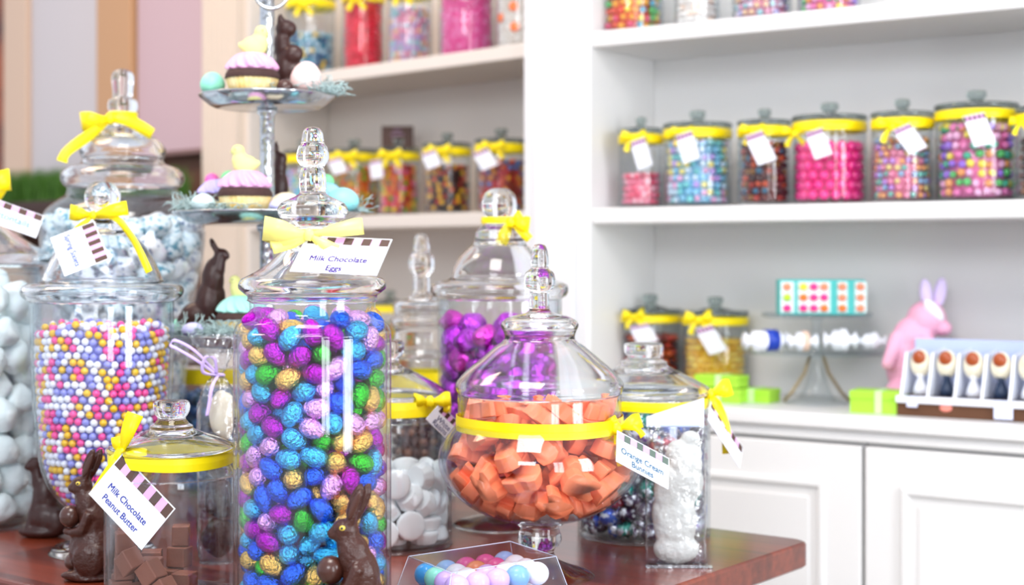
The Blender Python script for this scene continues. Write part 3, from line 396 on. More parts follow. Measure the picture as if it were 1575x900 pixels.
DATA['cotton'] = decode('812,1,308,-124,-88,223;295,757,314,54,-216,-144;-417,480,295,3,290,-105;-684,-386,291,-283,-9,74;-162,-351,298,-136,28,-40;634,486,293,-289,13,125;-129,804,313,-66,-205,76;-819,33,317,47,-191,178;-114,-798,295,-274,46,-50;675,-432,292,0,30,192;-50,188,292,-19,-24,173;-705,404,597,-6,-230,-229;-458,-657,550,12,-35,-181;336,-729,295,41,-46,119;766,269,662,-41,253,-163;-386,720,676,53,82,-222;-418,63,494,208,6,-126;137,-806,665,-263,-79,53;377,84,295,-82,-4,98;490,616,676,-22,-17,65;-118,358,691,6,280,-169;-41,-81,651,-57,167,-158;291,-309,478,64,-90,98;678,455,1041,146,-28,-156;80,781,697,-79,17,168;-748,-340,724,-126,-69,196;132,-403,882,219,-1,-193;766,-239,679,-115,61,51;374,49,739,-128,90,36;-588,556,1018,170,-51,148;-228,-767,904,256,19,84;537,-609,687,-85,-111,191;184,306,1034,-145,-72,-16;-141,801,1059,-20,-2,-274;-806,72,883,-37,93,111;366,-715,1085,128,46,-82;803,14,1031,29,-42,24;328,727,1053,238,5,103;-795,157,1315,76,-255,79;-394,-125,903,60,227,34;699,-435,1095,70,-134,172;539,612,1424,252,-36,-113;-262,270,1094,2,253,210;-774,-269,1176,92,96,-181;3,-810,1291,106,234,79;766,216,1410,-10,-11,-228;134,808,1433,-22,96,-253;-629,506,1501,140,-245,-79;-391,-463,1181,98,-199,-114;-30,-213,1240,113,3,292;667,463,1811,5,42,-132;-291,762,1468,47,-106,-33;-419,-45,1392,-186,-59,150;-376,-719,1541,2,-258,20;402,-134,1163,-113,-177,-138;194,127,1451,-301,-60,-76;-780,170,1749,21,-28,36;-709,-415,1607,83,102,148;386,-716,1535,-139,-211,-26;801,-33,1755,-232,6,35;-210,320,1533,161,62,-6;-775,-189,1980,70,-13,12;-3,-801,1740,61,265,130;694,-417,1562,193,-74,-134;393,98,1897,47,105,146;-26,42,1824,202,-129,105;-199,-323,1639,-28,-41,312;369,-730,1993,-181,-268,-2;780,188,2129,304,55,53;226,472,1704,-17,-3,-36;-506,-621,1949,-15,-32,-281;-141,-798,2141,-33,-23,16;539,-320,1967,102,-66,13;249,773,1997,-21,19,-14;-597,538,1938,79,26,150;-362,-707,2494,71,-305,83;583,-571,2336,-43,88,42;495,459,2317,-179,-27,-218;-170,576,1887,-123,-225,120;-781,204,2182,-297,-38,29;191,-794,2436,-33,-52,-283;774,-187,2370,148,-21,17;114,363,2127,-31,-194,-17;-331,190,2107,65,294,-94;-186,-339,2082,149,80,202;695,-409,2740,-122,259,-7;602,553,2743,30,-73,232;-144,813,2250,118,-88,-257;-809,-96,2512,-80,110,243;199,-174,2201,-28,32,-175;789,176,2587,269,-92,-54;243,783,2461,-25,-147,84;-543,610,2359,59,-253,106;-674,-454,2322,35,-210,86;384,-716,2805,282,84,5;548,603,3201,-250,-114,93;-130,792,2690,-37,-49,152;-385,-140,2429,20,59,90;-63,-793,2797,0,19,-160;203,176,2514,0,225,150;244,776,2923,117,-60,-261;-737,309,2656,117,-275,24;-620,-498,2767,110,2,-225;-10,-400,2500,-47,-45,137;768,273,3034,170,-139,-10;-509,630,2834,246,106,-66;-793,-145,2966,-114,250,66;-297,-755,3154,-34,-4,-63;797,-170,3094,-112,-66,-129;-186,371,2476,-212,-16,162;-756,276,3094,-62,-38,31;-650,-478,3207,92,267,6;601,-562,3169,-123,-87,42;309,-162,2739,-272,-9,15;-186,788,3126,19,-247,-17;-192,42,2771,118,310,-9;-214,-362,2901,-119,-172,-92;10,410,2862,146,-1,300;188,780,3371,213,-58,59;-542,597,3330,-123,-57,281')
DATA['blue'] = decode('196,117,837,-70,286,27;-16,16,1069,-249,-43,-105;-229,-118,841,-77,-281,113;137,-211,856,129,-48,-51;-2,383,956,-262,-17,34;-374,146,988,-165,52,78;-93,-395,1038,56,-1,162;432,-82,1033,112,10,154;-330,423,1180,131,-42,-251;-435,-250,1110,-60,-15,196;247,-412,1139,95,52,-15;312,310,1117,-261,36,55;-511,111,1324,-274,-2,-1;-158,-229,1318,261,13,111;535,-233,1331,-150,-16,96;75,536,1251,3,-4,24;-513,-191,1435,-147,-44,12;-62,-582,1321,131,7,5;494,126,1296,27,61,59;-187,612,1477,-133,34,-252;-375,-515,1516,-2,49,255;195,-121,1366,10,15,200;444,419,1433,-6,-74,-62;-462,363,1534,-154,8,-39;314,-560,1488,248,7,65;664,93,1575,245,-29,172;-76,215,1332,-25,-11,299;-679,82,1616,89,-9,155;583,-339,1654,311,43,94;427,363,1769,19,2,-278;-410,595,1806,-159,89,34;-587,-309,1735,-298,18,-29;202,136,1577,-89,-11,-7;153,521,1563,250,5,157;-228,33,1563,146,22,-60;-107,-306,1636,-10,-260,25;-27,-28,1843,-142,19,98;-106,321,1686,-98,112,205;-417,-598,1866,209,49,-45;238,-232,1676,225,23,-117;290,659,1860,-189,-220,1;-433,269,1850,-32,19,-314;-39,-656,1679,-26,-36,-240;698,-155,1883,-43,-240,177;-55,664,1816,166,-36,-213;-393,-60,1863,-153,218,-31;335,-634,1824,58,55,-278;538,550,2096,-130,-115,183;-177,83,2125,200,-84,-103;-133,-698,2027,213,-56,-193;371,-275,1969,-239,48,-76;115,326,1975,97,34,151;-723,45,1941,13,-37,141;47,-378,1934,-121,-224,-108;362,44,1880,-148,-273,9;-67,769,2163,216,-78,22;-298,-352,2037,133,-199,-35;592,-475,2126,57,-19,87;245,639,2241,-137,-7,-185;-655,364,2145,-28,74,21;189,-621,2118,31,-47,134;709,225,1949,85,92,-182;-197,436,2100,-35,-44,-27;-642,-304,2065,137,-18,-212;140,-58,2191,142,-14,-203;371,278,2155,67,-207,-21;-483,18,2204,-112,51,181;-441,-623,2205,29,-17,-82;563,-9,2153,73,12,22;-87,530,2409,4,13,-58;-794,-16,2257,120,-1,164;-83,-425,2280,226,1,-164;592,465,2442,82,-14,115;-421,660,2214,123,248,56;-589,-357,2402,134,1,70;387,-704,2358,-220,10,53;336,741,2543,-4,0,289;-810,-206,2618,-220,107,135;-24,-803,2346,195,41,-26;722,-215,2377,-213,-23,225;-347,304,2348,-86,25,241;-250,-94,2448,-274,-17,134;400,-296,2345,-74,82,240;795,158,2379,-70,261,-115;-760,285,2505,129,9,163;137,-513,2485,124,24,111;399,56,2443,-310,-17,-7;12,159,2419,214,-109,-142;-553,-12,2648,-222,87,-129;395,-667,2681,306,-27,-132;760,277,2706,210,-86,21;-416,694,2558,279,-27,30;-415,-698,2512,-38,5,250;673,-464,2594,-11,-61,112;257,402,2549,-88,87,-218;-456,333,2647,-2,-4,-84;30,-828,2677,-45,303,8;771,-82,2669,9,-304,-70;-39,770,2666,255,18,-155;164,-39,2933,135,236,-65;176,-164,2602,236,13,-45;585,586,2768,-271,11,-42;-468,719,2880,-199,-32,72;-156,-402,2605,90,298,59;861,42,2976,-77,-31,160;206,669,2844,115,-3,104;-853,54,2843,211,-92,-156;-358,-778,2831,175,-7,266;385,151,2739,-6,-25,-1;25,282,2768,249,-93,-35;-622,-471,2731,-82,-283,79;516,-678,3011,-76,236,-155;-78,865,2996,148,-5,307;-222,167,2948,-40,92,270;-87,-572,2891,29,-3,261;471,-210,2810,-5,48,-160;-198,525,2864,-259,-55,112;-208,-118,2756,271,-11,49;232,-440,2886,134,-75,-103;27,118,3579,58,-71,-171;-732,417,2875,-1,-80,140;-582,-607,3071,-24,-250,139;771,-377,2951,-226,-47,107;385,395,2965,-304,-9,8;-627,-204,2942,-163,-26,-268;168,-837,2988,161,-43,-259;762,416,3077,-140,126,171;-536,718,3218,-192,-50,96;-134,-121,3227,-44,72,74;478,-286,3113,16,285,139;506,697,3068,240,-42,-78;-847,249,3173,-44,107,-42;367,-847,3334,-84,-95,-20;528,102,3062,-109,-29,53;67,294,3144,49,247,-85;-797,-403,3253,147,183,-51;750,-515,3260,-200,8,-222;445,318,3273,60,-8,-245;-528,184,3027,228,-36,143;-256,-847,3152,118,-29,279;871,-110,3260,-31,-36,88;-159,885,3318,-59,-7,-12;-859,-89,3232,90,80,22;27,-638,3208,53,34,290;680,618,3379,-296,-5,-89;-288,516,3202,127,-58,141;-318,-329,3056,-35,55,67;144,-327,3216,17,115,179;169,601,3171,67,304,-59;-252,169,3300,87,25,-263;31,-935,3400,44,153,225;217,-17,3300,-263,48,-9;-26,511,3418,-96,-26,164;-525,-144,3254,39,56,105;434,-494,3356,287,-70,94;897,222,3437,-51,-38,-102;-778,488,3424,30,-222,-8;-291,-540,3351,-20,-10,-196;888,-317,3564,-30,81,247;297,854,3313,63,-305,-32;-952,167,3545,187,60,-177;179,-584,3522,33,29,-136;402,207,3576,-40,296,75;-645,730,3606,-226,106,-11;-637,-695,3436,-110,38,-52;-328,-75,3527,-18,12,-258;333,538,3479,285,-24,75;-862,543,4026,-132,-61,-212;2,-1019,3799,162,278,3;586,-4,3380,294,-11,119;-225,977,3720,157,107,7;-627,165,3386,-30,-242,80;697,-663,3559,-216,-29,84;574,797,3656,-240,-21,-70;-437,404,3496,-118,-36,-105;-330,-903,3522,-105,83,-20;818,471,3676,-30,58,-287;159,950,3606,235,-49,-3;-952,-211,3597,209,68,-90;-59,-290,3530,84,4,113;514,486,3810,59,-52,-67;-275,685,3588,195,-107,-10;-571,-383,3562,-74,17,-36;324,-189,3544,-30,40,-245;106,591,3719,19,-16,184;-677,432,3753,-290,-16,23;-86,-704,3645,57,-80,-60;692,39,3683,-1,-28,161;-490,813,3913,62,23,-100;-718,-722,3815,-167,100,-66;336,-900,3687,-22,35,294;997,132,3771,-162,1,-146;-706,-50,3703,143,-52,251;-279,-262,3781,2,-29,88;359,33,3837,-30,289,10;105,1013,3934,-125,305,-2;-883,-422,3852,-189,73,-2;137,-258,3802,-12,-18,-71;-41,70,3921,-240,-34,-78;-188,380,3725,247,47,-35;-407,-937,3899,-131,-291,-47;864,-531,3979,-185,-139,69;570,831,3979,-75,-307,-83;-426,127,3771,31,291,-53;304,-971,4109,-184,-44,50;877,439,4003,47,15,-47;-137,684,3948,-305,4,142;-979,181,3892,46,0,100;444,-485,3709,37,14,134;222,350,3931,17,286,88;-420,386,4014,23,-5,-86;-370,-625,3811,98,269,-40;998,-200,3960,121,81,-166;-211,992,4134,207,-51,36;-557,-254,3966,-42,37,293;-80,-495,3994,47,-207,149;618,634,4238,67,255,142;-629,711,4205,-166,52,-78;-509,-573,4100,25,300,2;620,-791,3900,36,-67,-243;261,720,4032,69,-143,229;-943,-137,4045,-32,277,13;76,-965,4391,-30,249,182;759,77,4016,171,-18,51;-36,693,4239,-5,-12,-193;219,-442,4192,-5,-37,-80;185,-667,3918,93,-66,-142;535,269,4118,-174,207,38;-672,137,4012,-244,-15,179;-66,-841,4075,-7,-71,-21;676,-259,3852,309,43,-76;-33,332,4142,-14,212,-93;-878,-405,4217,-79,-255,1;686,-733,4234,282,-28,71;1001,27,4280,-13,-283,147;-680,385,4280,-18,-23,276;-361,-933,4226,28,311,-60;401,-181,4100,-74,85,-312;318,455,4278,-2,63,-301;-373,25,4118,-118,-67,-272;-691,-724,4343,181,13,194;872,388,4323,48,-281,16;-415,892,4397,132,-84,-55;-144,-210,4129,192,115,11;515,-503,4044,-95,-44,82;208,82,4195,129,3,98;-959,169,4218,35,278,-96;-194,-651,4334,186,8,204;751,-215,4204,190,86,-122;-312,357,4320,113,-10,132;-468,-320,4310,-140,284,-28')
DATA['white'] = decode('313,214,162,0,0,184;-191,622,270,-137,-180,11;-569,56,172,0,314,-83;56,-362,172,314,0,106;435,465,251,-125,87,-50;-416,396,172,314,0,141;-315,-467,162,0,0,-83;460,-337,162,0,0,62;-40,386,172,314,0,-26;-257,-5,244,67,-122,265;-20,-652,265,175,-180,-21;574,-15,172,314,0,107;-507,404,433,149,1,-225;-597,-262,265,-149,-86,193;292,-580,358,138,141,29;49,-18,244,-130,0,-311;-563,89,344,0,314,122;-348,-483,422,43,-95,-149;493,-296,337,-2,2,63;142,625,258,-136,62,-10;-342,-187,505,141,69,-206;-64,-331,344,0,314,-85;616,209,397,153,53,188;-213,341,334,0,0,-105;-140,-554,564,102,-50,182;140,-230,472,53,23,147;67,257,409,218,-20,-215;-68,36,557,-280,43,-146;53,-540,587,-230,80,96;373,100,344,0,-314,13;-47,594,523,-8,29,-131;-573,-13,506,0,0,32;428,-412,628,-254,-79,44;312,571,577,153,-51,266;-390,170,619,106,56,182;-541,-363,612,145,-90,-88;596,-32,548,72,-34,-12;106,563,773,277,-36,69;-507,-33,758,-22,-76,168;190,-173,733,140,-12,-310;218,309,546,54,-65,207;-253,341,623,202,-16,-115;-164,-189,724,-308,73,-53;271,-528,720,43,225,141;-93,335,722,115,2,201;149,72,806,301,-100,63;-257,-505,788,26,74,-302;516,-233,593,30,-92,83;-368,439,826,-62,20,105;-540,-156,874,-28,-75,177;413,-317,941,156,-63,246;500,276,624,-41,-33,110;-615,214,974,155,55,-191;-376,-460,918,53,255,56;560,-95,844,214,-8,-41;437,464,891,-59,-132,-172;188,293,962,-54,-15,-19;16,-329,882,-256,-26,-41;365,218,741,52,-4,-134;-115,553,932,-61,71,-19;121,-641,893,152,-262,21;637,139,920,-141,131,-119')
DATA['wrapped'] = decode('252,-2,181,-56,9,308;263,577,179,289,1,142;-179,381,181,-5,-300,-103;-645,-10,178,-287,-6,-17;-139,-119,183,65,-309,42;439,-473,179,21,307,-87;479,430,184,-78,312,55;9,749,193,135,-12,-2;-610,206,179,-293,7,-24;-403,-413,180,-18,-13,137;199,-501,187,-74,-11,174;676,-294,178,284,-5,118;45,455,183,24,-18,-151;-510,409,180,-18,-13,295;-594,-278,187,253,-18,89;0,-737,178,286,-5,3;178,-205,187,-253,-18,-4;596,245,179,-22,7,-251;-359,636,181,-56,9,-280;-731,-157,334,-165,5,-141;-245,-597,184,-236,2,98;338,-582,345,56,2,-179;646,5,184,78,-2,-10;247,404,348,-76,1,-290;-252,229,308,-50,55,279;-71,109,205,-93,278,9;125,-634,357,-177,3,169;486,-227,229,37,-65,-142;497,304,355,-117,9,58;240,212,190,64,24,310;-511,-538,327,-232,-36,-64;-11,-462,206,115,38,159;-14,-26,367,90,51,-5;628,153,354,-114,2,-262;179,628,350,-68,-11,80;-428,484,348,213,-13,-76;-211,-609,384,85,16,79;163,-163,434,-201,-257,-13;638,-93,351,-23,-313,-10;466,582,356,-105,41,235;-52,369,414,171,66,136;-303,3,261,-153,223,48;-41,-736,450,270,-117,-1;681,-281,436,-45,86,-195;78,178,425,165,-254,48;-44,688,398,56,80,-179;-565,306,350,12,9,283;-229,-367,309,1,-234,64;536,-513,431,-63,-194,73;265,54,400,-91,51,39;129,655,559,-101,42,-231;-611,434,525,182,-2,-224;-317,-170,384,-109,260,40;-2,-258,334,295,8,-49;350,-114,527,-105,73,-47;322,565,519,244,-8,65;-263,603,372,-80,-26,230;-514,65,351,-99,37,57;-418,-512,544,-96,-301,-6;316,-559,540,-282,-5,-119;641,364,534,41,11,-107;-130,590,552,-89,2,205;-680,140,479,-79,-26,70;-552,-352,437,-56,20,15;46,-346,511,53,29,-73;648,-370,655,-206,-116,141;0,72,804,63,-37,-259;-351,199,506,58,-14,249;-601,-163,502,271,36,32;-232,-319,540,-295,24,-94;411,-334,478,-203,222,-46;405,134,546,18,29,43;-272,418,528,274,-11,-100;-385,-23,560,-64,-15,-33;-347,-151,797,-7,78,-139;440,-551,720,-267,-7,-197;650,35,523,2,-5,59;378,634,723,-68,-8,264;-584,275,689,75,15,-44;-553,-329,634,-301,14,37;-110,-221,704,62,-8,-91;23,-7,602,173,-12,48;333,329,524,-194,-7,63;-115,195,649,215,-61,134;-603,-140,709,91,-302,28;-157,-630,583,224,1,93;15,-151,862,226,43,19;633,185,693,141,24,-240;61,522,729,-60,-19,73;-449,458,689,-188,35,-113;-393,-633,721,-215,-4,-60;100,-536,618,-46,-54,189;518,-134,648,-307,41,-123;84,318,602,-22,22,144;-282,579,695,73,3,-86;-654,52,675,-146,-3,24;-10,-654,752,-27,-34,153;186,-247,640,310,25,-65;488,340,693,-11,6,-218;-67,745,724,-186,9,5;-307,52,749,-128,-287,-18;-234,-429,705,-24,11,289;182,-351,813,-136,-303,-28;527,256,873,86,-3,57;94,737,900,79,30,-12;-260,257,799,40,-103,40;-48,-94,1103,15,-107,-149;-175,-676,898,-186,-87,-144;733,-55,696,-30,-3,-176;244,314,733,-206,14,167;-361,542,874,3,25,-116;-643,-36,869,35,314,11;-361,-537,914,-250,25,64;213,-643,766,177,-17,116;453,460,862,27,309,41;-130,525,857,-233,-14,158;-652,169,859,119,253,4;-499,-403,815,44,310,56;88,-658,940,278,12,106;381,-231,771,-61,-11,262;10,305,891,-137,105,23;-527,373,862,297,-4,-69;-597,-244,898,126,-22,51;-97,-379,889,14,-35,-83;178,-118,1034,36,-90,198;256,6,801,-106,85,10;-460,459,1036,-289,21,-68;-645,-21,1063,276,-4,11;-254,-175,1007,-243,36,-165;377,-630,928,287,32,49;623,45,856,304,-21,18;121,132,982,-105,78,98;-681,280,1045,-26,-289,126;-509,-395,1014,20,-299,57;118,-367,1019,286,-9,-84;387,-41,959,-114,3,-168;587,446,1047,57,7,-89;-51,586,1043,-252,-32,176;-603,-237,1108,283,-19,37;-94,-352,1119,58,247,60;518,-401,893,-230,12,-29;618,171,1030,-112,-16,-294;158,447,970,-53,263,-131;-178,102,968,18,281,35;-292,-589,1095,46,-2,170;507,-544,1083,80,34,67;632,-182,885,291,19,27;342,586,979,-188,-70,-167;-258,592,1038,231,-5,-136;-20,57,1249,-164,-79,-95;170,-250,1214,-18,-27,202;705,-244,1085,116,-62,133;353,267,1030,20,-299,105;-189,616,1220,303,1,-128;-349,196,1050,65,35,-245;-479,-458,1200,-305,-13,146;401,-309,1079,305,-17,-23;568,318,1207,18,-31,51;161,632,1090,-295,36,108;-545,348,1190,-11,17,-46;-206,-12,1228,-119,58,190;-44,-652,1096,16,-278,175;649,-25,1048,-101,-308,15;61,282,1149,255,-25,-118;-374,504,1211,75,10,201;-738,-26,1277,-34,-68,-151;-160,-624,1252,-282,1,-185;449,-474,1273,252,-50,-45;437,593,1208,80,-24,-78;-127,315,1265,-198,-52,107;-514,120,1202,-116,-307,-39;-290,-273,1230,-43,-116,96;211,-646,1120,-15,-15,103;439,-139,1187,108,293,-6;14,650,1260,-182,-42,-154;-359,228,1336,47,-311,-87;-647,-341,1312,2,273,-126;68,-548,1233,11,-46,-165;644,-354,1291,-3,191,137;647,104,1223,-10,-17,-246;-310,564,1387,65,-5,191;-433,-92,1301,266,-22,71;-334,-552,1330,-127,-5,114;460,-495,1516,-216,-64,-120;745,-62,1341,-132,17,-170;181,439,1268,-77,-277,56;-686,260,1361,27,310,132;-413,-312,1417,-211,34,-190;229,-211,1684,134,-2,-76;642,200,1397,-299,24,103;267,254,1269,164,64,76;-121,636,1421,156,36,164;-597,-222,1465,13,-277,137;-92,-736,1435,93,-12,-313;281,-688,1309,-85,-27,-275;322,55,1189,-132,-280,-4;193,703,1350,-122,-215,-96;-508,488,1394,-103,96,260;-217,-352,1523,-178,15,-230;202,-435,1365,-211,-13,-67;369,-54,1364,152,12,-289;378,600,1447,-266,44,-11;-262,598,1586,289,-36,-119;-730,-68,1546,-42,-229,191;-69,-287,1354,306,-6,96;353,-266,1353,95,41,-17;492,389,1386,52,-308,46;158,43,1494,-144,-164,-154;-567,106,1470,-70,-230,-15;-516,-476,1560,-131,224,114;64,-210,1532,-257,64,76;391,150,1391,221,-227,21;212,341,1470,2,285,-179;-553,311,1536,-206,26,-33;-116,-81,1470,34,-13,50;-38,-487,1500,245,105,-6;660,-102,1536,184,25,245;513,166,1581,-226,-34,-160;484,393,1738,296,-9,165;-217,290,1480,77,-266,-111;-315,-614,1542,-83,281,26;253,-628,1518,-121,-5,-36;586,456,1564,-79,2,-86;-16,739,1593,112,6,300;-413,156,1641,72,12,66;-207,-43,1648,-27,-4,-143;229,-708,1726,-97,-20,-292;522,-262,1531,-50,-235,172;51,494,1489,148,-2,-189;-508,518,1648,31,-270,108;-466,-217,1640,-36,-19,-303;-44,-710,1630,-8,28,1;339,-68,1578,43,38,-157;721,120,1601,27,261,-165;5,186,1436,-42,-100,-233;-366,-2,1500,-36,18,67;-388,-637,1738,-171,-22,-48;249,-433,1591,-52,-47,-72;576,-172,1710,-309,-20,-77;326,457,1608,252,47,-70')
DATA['cubes'] = decode('-551,74,197,116,-157,188;-508,-197,182,0,-314,354;-250,122,197,157,0,541;39,-497,233,-92,-1,430;-100,376,182,0,314,450;-16,457,400,-12,-152,136;-262,-421,182,0,0,266;-507,101,429,237,-157,314;-149,-142,197,157,0,435;-469,-174,399,-157,157,342;-511,232,661,-254,157,333;-500,-51,661,-157,0,507;98,190,182,0,0,602;-407,329,182,0,0,394;-112,-481,416,-153,222,271;-352,-414,520,-135,-253,234;-183,-181,414,0,-314,469;-16,530,629,-155,4,176;-314,399,384,-314,0,171')

# ---------------------------------------------------------------- the room
FLOOR = mat('grey_floor_tile', '#a9a39b', rough=.35, noise=('#8f8880', 6, .3, .7))
WALL = mat('warm_white_wall', '#e6e1dc', rough=.7)
o = box('floor', (-5.5, 1.8, -3, 3.9, -.05, 0), FLOOR); o['kind'] = 'structure'
o = box('wall_back', (-6.2, 1.9, 3.15, 3.25, 0, 3), WALL); o['kind'] = 'structure'
wr = bmesh.new()
for a in ((-3, -.7), (0, 1.02), (1.70, 3.15)): addbox(wr, 1.65, 1.78, a[0], a[1], 0, 3)
addbox(wr, 1.65, 1.78, -.7, 0, 0, .58); addbox(wr, 1.65, 1.78, 1.02, 1.70, 0, .58); addbox(wr, 1.65, 1.78, -.7, 0, 2.32, 3); addbox(wr, 1.65, 1.78, 1.02, 1.70, 2.32, 3)
o = finish(wr, 'wall_right', WALL, smooth=False); o['kind'] = 'structure'
for i, (y0, y1) in enumerate(((-.7, 0), (1.02, 1.70))):
    wb = bmesh.new(); ym = (y0+y1)/2
    addbox(wb, 1.57, 1.60, ym-.012, ym+.012, .6, 2.3)
    for z in (.6, 1.02, 1.45, 1.88, 2.3): addbox(wb, 1.57, 1.60, y0, y1, z-.012, z+.012)
    addbox(wb, 1.57, 1.66, y0-.05, y0, .55, 2.35); addbox(wb, 1.57, 1.66, y1, y1+.05, .55, 2.35)
    o = finish(wb, 'window_%d' % (i+1), WHITEP, smooth=False); o['kind'] = 'structure'

# right hand built-in: front plane Y = 2.44
XL, YF, DEP = -1.478, 2.44, .25
ZS1, ZS2, ZCT = 1.230, 1.567, .871
SHEL = mat('white_shelf_paint', '#e3e2e1', rough=.4)
shelving = thing('built_in_shelving', 'white built-in wall shelving right of the pilaster, open above the cabinets', 'shelving', (XL, YF, ZCT))
def part(root, name, b, m, bev=.002):
    b = (b[0]-root.location.x, b[1]-root.location.x, b[2]-root.location.y, b[3]-root.location.y, b[4]-root.location.z, b[5]-root.location.z)
    return box(name, b, m, root, bev)
XR = on_plane(1331, (0, YF-.02), (1, 0))[0][0]+.44
part(shelving, 'side_panel', (XL-.02, XL, YF, YF+DEP+.02, ZCT, 2.3), SHEL)
part(shelving, 'back_panel', (XL, XR, YF+DEP, YF+DEP+.02, ZCT, 2.3), SHEL)
part(shelving, 'side_panel', (XR, XR+.02, YF, YF+DEP+.02, ZCT, 2.3), SHEL)
for z in (ZS1, ZS2): part(shelving, 'shelf', (XL, XR, YF+.004, YF+DEP, z-.030, z), SHEL, .004)
# pilaster between the two built-ins
pb = bmesh.new(); addbox(pb, -1.628, XL-.004, YF-.004, YF+.28, 0, 2.4, bev=.003); addbox(pb, -1.60, XL-.03, YF-.012, YF-.004, .9, 2.4, bev=.003)
o = finish(pb, 'trim_1', WHITEP, smooth=False); o['kind'] = 'structure'
# base cabinets below
top = thing('countertop', 'white painted counter top under the shelves, holding the cake stand', 'countertop', (XL, YF, ZCT))
part(top, 'slab', (XL, XR, YF-.045, YF+DEP, ZCT-.026, ZCT), SHEL, .006)
part(top, 'moulding', (XL, XR, YF-.032, YF-.02, ZCT-.046, ZCT-.027), SHEL, .004)
def panel_door(root, x0, x1, z0, z1, y):
    d = part(root, 'door', (x0, x1, y-.02, y, z0, z1), SHEL, .003)
    f = .062; bm = bmesh.new(); X, Y0, Z = root.location.x, root.location.y, root.location.z
    a, b, c, e = x0+f-X, x1-f-X, z0+f-Z, z1-f-Z
    pr = [(0, -.020), (.004, -.0275), (.010, -.0275), (.016, -.021), (.02, -.0205)]   # moulding section: inset, out
    R = []
    for i, yy in pr:
        R.append([bm.verts.new(p) for p in ((a+i, y+yy-Y0, c+i), (b-i, y+yy-Y0, c+i), (b-i, y+yy-Y0, e-i), (a+i, y+yy-Y0, e-i))])
    for q, w in zip(R, R[1:]):
        for j in range(4): bm.faces.new((q[j], q[(j+1) % 4], w[(j+1) % 4], w[j]))
    finish(bm, 'panel_moulding', SHEL, d, smooth=False)
    bm = bmesh.new(); addbox(bm, a+.03, b-.03, y-.0225-Y0, y-.018-Y0, c+.03, e-.03, bev=.002); finish(bm, 'raised_panel', SHEL, d, smooth=False)
(x1330, _), _ = on_plane(1331, (0, YF-.02), (1, 0))
wd = .44
def cabinet(x0, x1, lab):
    r = thing('base_cabinet', lab, 'cabinet', ((x0+x1)/2, YF, 0), group='white cabinets under the shelves')
    part(r, 'body', (x0+.002, x1-.002, YF-.012, YF+DEP, .08, ZCT-.048), SHEL)
    part(r, 'plinth', (x0+.002, x1-.002, YF+.03, YF+DEP, 0, .08), SHEL)
    panel_door(r, x0+.004, x1-.003, .11, ZCT-.052, YF-.013)
cabinet(x1330-wd, x1330, 'white panelled base cabinet directly behind the right end of the wooden table')
cabinet(x1330, x1330+wd, 'white panelled base cabinet at the far right, under the rack of wrapped pops')
cabinet(XL+.01, x1330-wd, 'white base cabinet mostly hidden behind the candy jars')

# left hand built-in, turned ten degrees
AL = math.radians(-10.4); P0 = (-1.628, 2.484); DL = (math.cos(AL), math.sin(AL)); NL = (-DL[1], DL[0])
def sx(px, off=0):
    P = (P0[0]+NL[0]*off, P0[1]+NL[1]*off); (x, y), k = on_plane(px, P, DL); return -((x-P[0])*DL[0]+(y-P[1])*DL[1]), k
SP0, SP1 = sx(376)[0], sx(321)[0]; w = SP1-SP0
CREAM = mat('cream_shelf_paint', '#d8d0c8', rough=.45)
lsh = thing('built_in_shelving', 'cream white built-in shelving left of the pilaster, behind the cupcake stand', 'shelving', (P0[0], P0[1], 0), AL)
def lp(root, name, b, m, bev=.002): return box(name, b, m, root, bev)
lp(lsh, 'back_panel', (-SP0, -.005, .25, .27, 0, 2.3), CREAM)
lp(lsh, 'side_panel', (-SP0-.001, -SP0+.015, 0.002, .249, 0, 2.3), CREAM)
lp(lsh, 'side_panel', (-.022, -.002, .03, .27, 0, 2.3), CREAM)
for z in (ZS1, ZS2, ZCT): lp(lsh, 'shelf', (-SP0+.015, -.022, .004, .249, z-.030, z), CREAM, .004)
lp(lsh, 'lower_doors', (-SP0+.015, -.022, .01, .03, .02, ZCT-.032), CREAM)
PIL = mat('cream_fluted_paint', '#d3c4b4', rough=.5)
bm = bmesh.new(); N = 120; L = []
for i in range(N+1):
    x = i/N; d = 0.004*(1-abs(math.sin(x*PI*7))**.6) if .06 < x < .94 else 0
    L.append((-SP1+w*x, -.02+d))
lo = [bm.verts.new((x, y, 0)) for x, y in L]; hi = [bm.verts.new((x, y, 2.5)) for x, y in L]
for i in range(N): bm.faces.new((lo[i], lo[i+1], hi[i+1], hi[i]))
b0 = [bm.verts.new((-SP1+w, .25, z)) for z in (0, 2.5)]; b1 = [bm.verts.new((-SP1, .25, z)) for z in (0, 2.5)]
bm.faces.new((lo[-1], b0[0], b0[1], hi[-1])); bm.faces.new((b0[0], b1[0], b1[1], b0[1])); bm.faces.new((b1[0], lo[0], hi[0], b1[1])); bm.faces.new(hi+[b0[1], b1[1]])
bmesh.ops.recalc_face_normals(bm, faces=bm.faces)
o = finish(bm, 'trim_2', PIL, smooth=False); o.location = (P0[0], P0[1], 0); o.rotation_euler = (0, 0, AL); o['kind'] = 'structure'
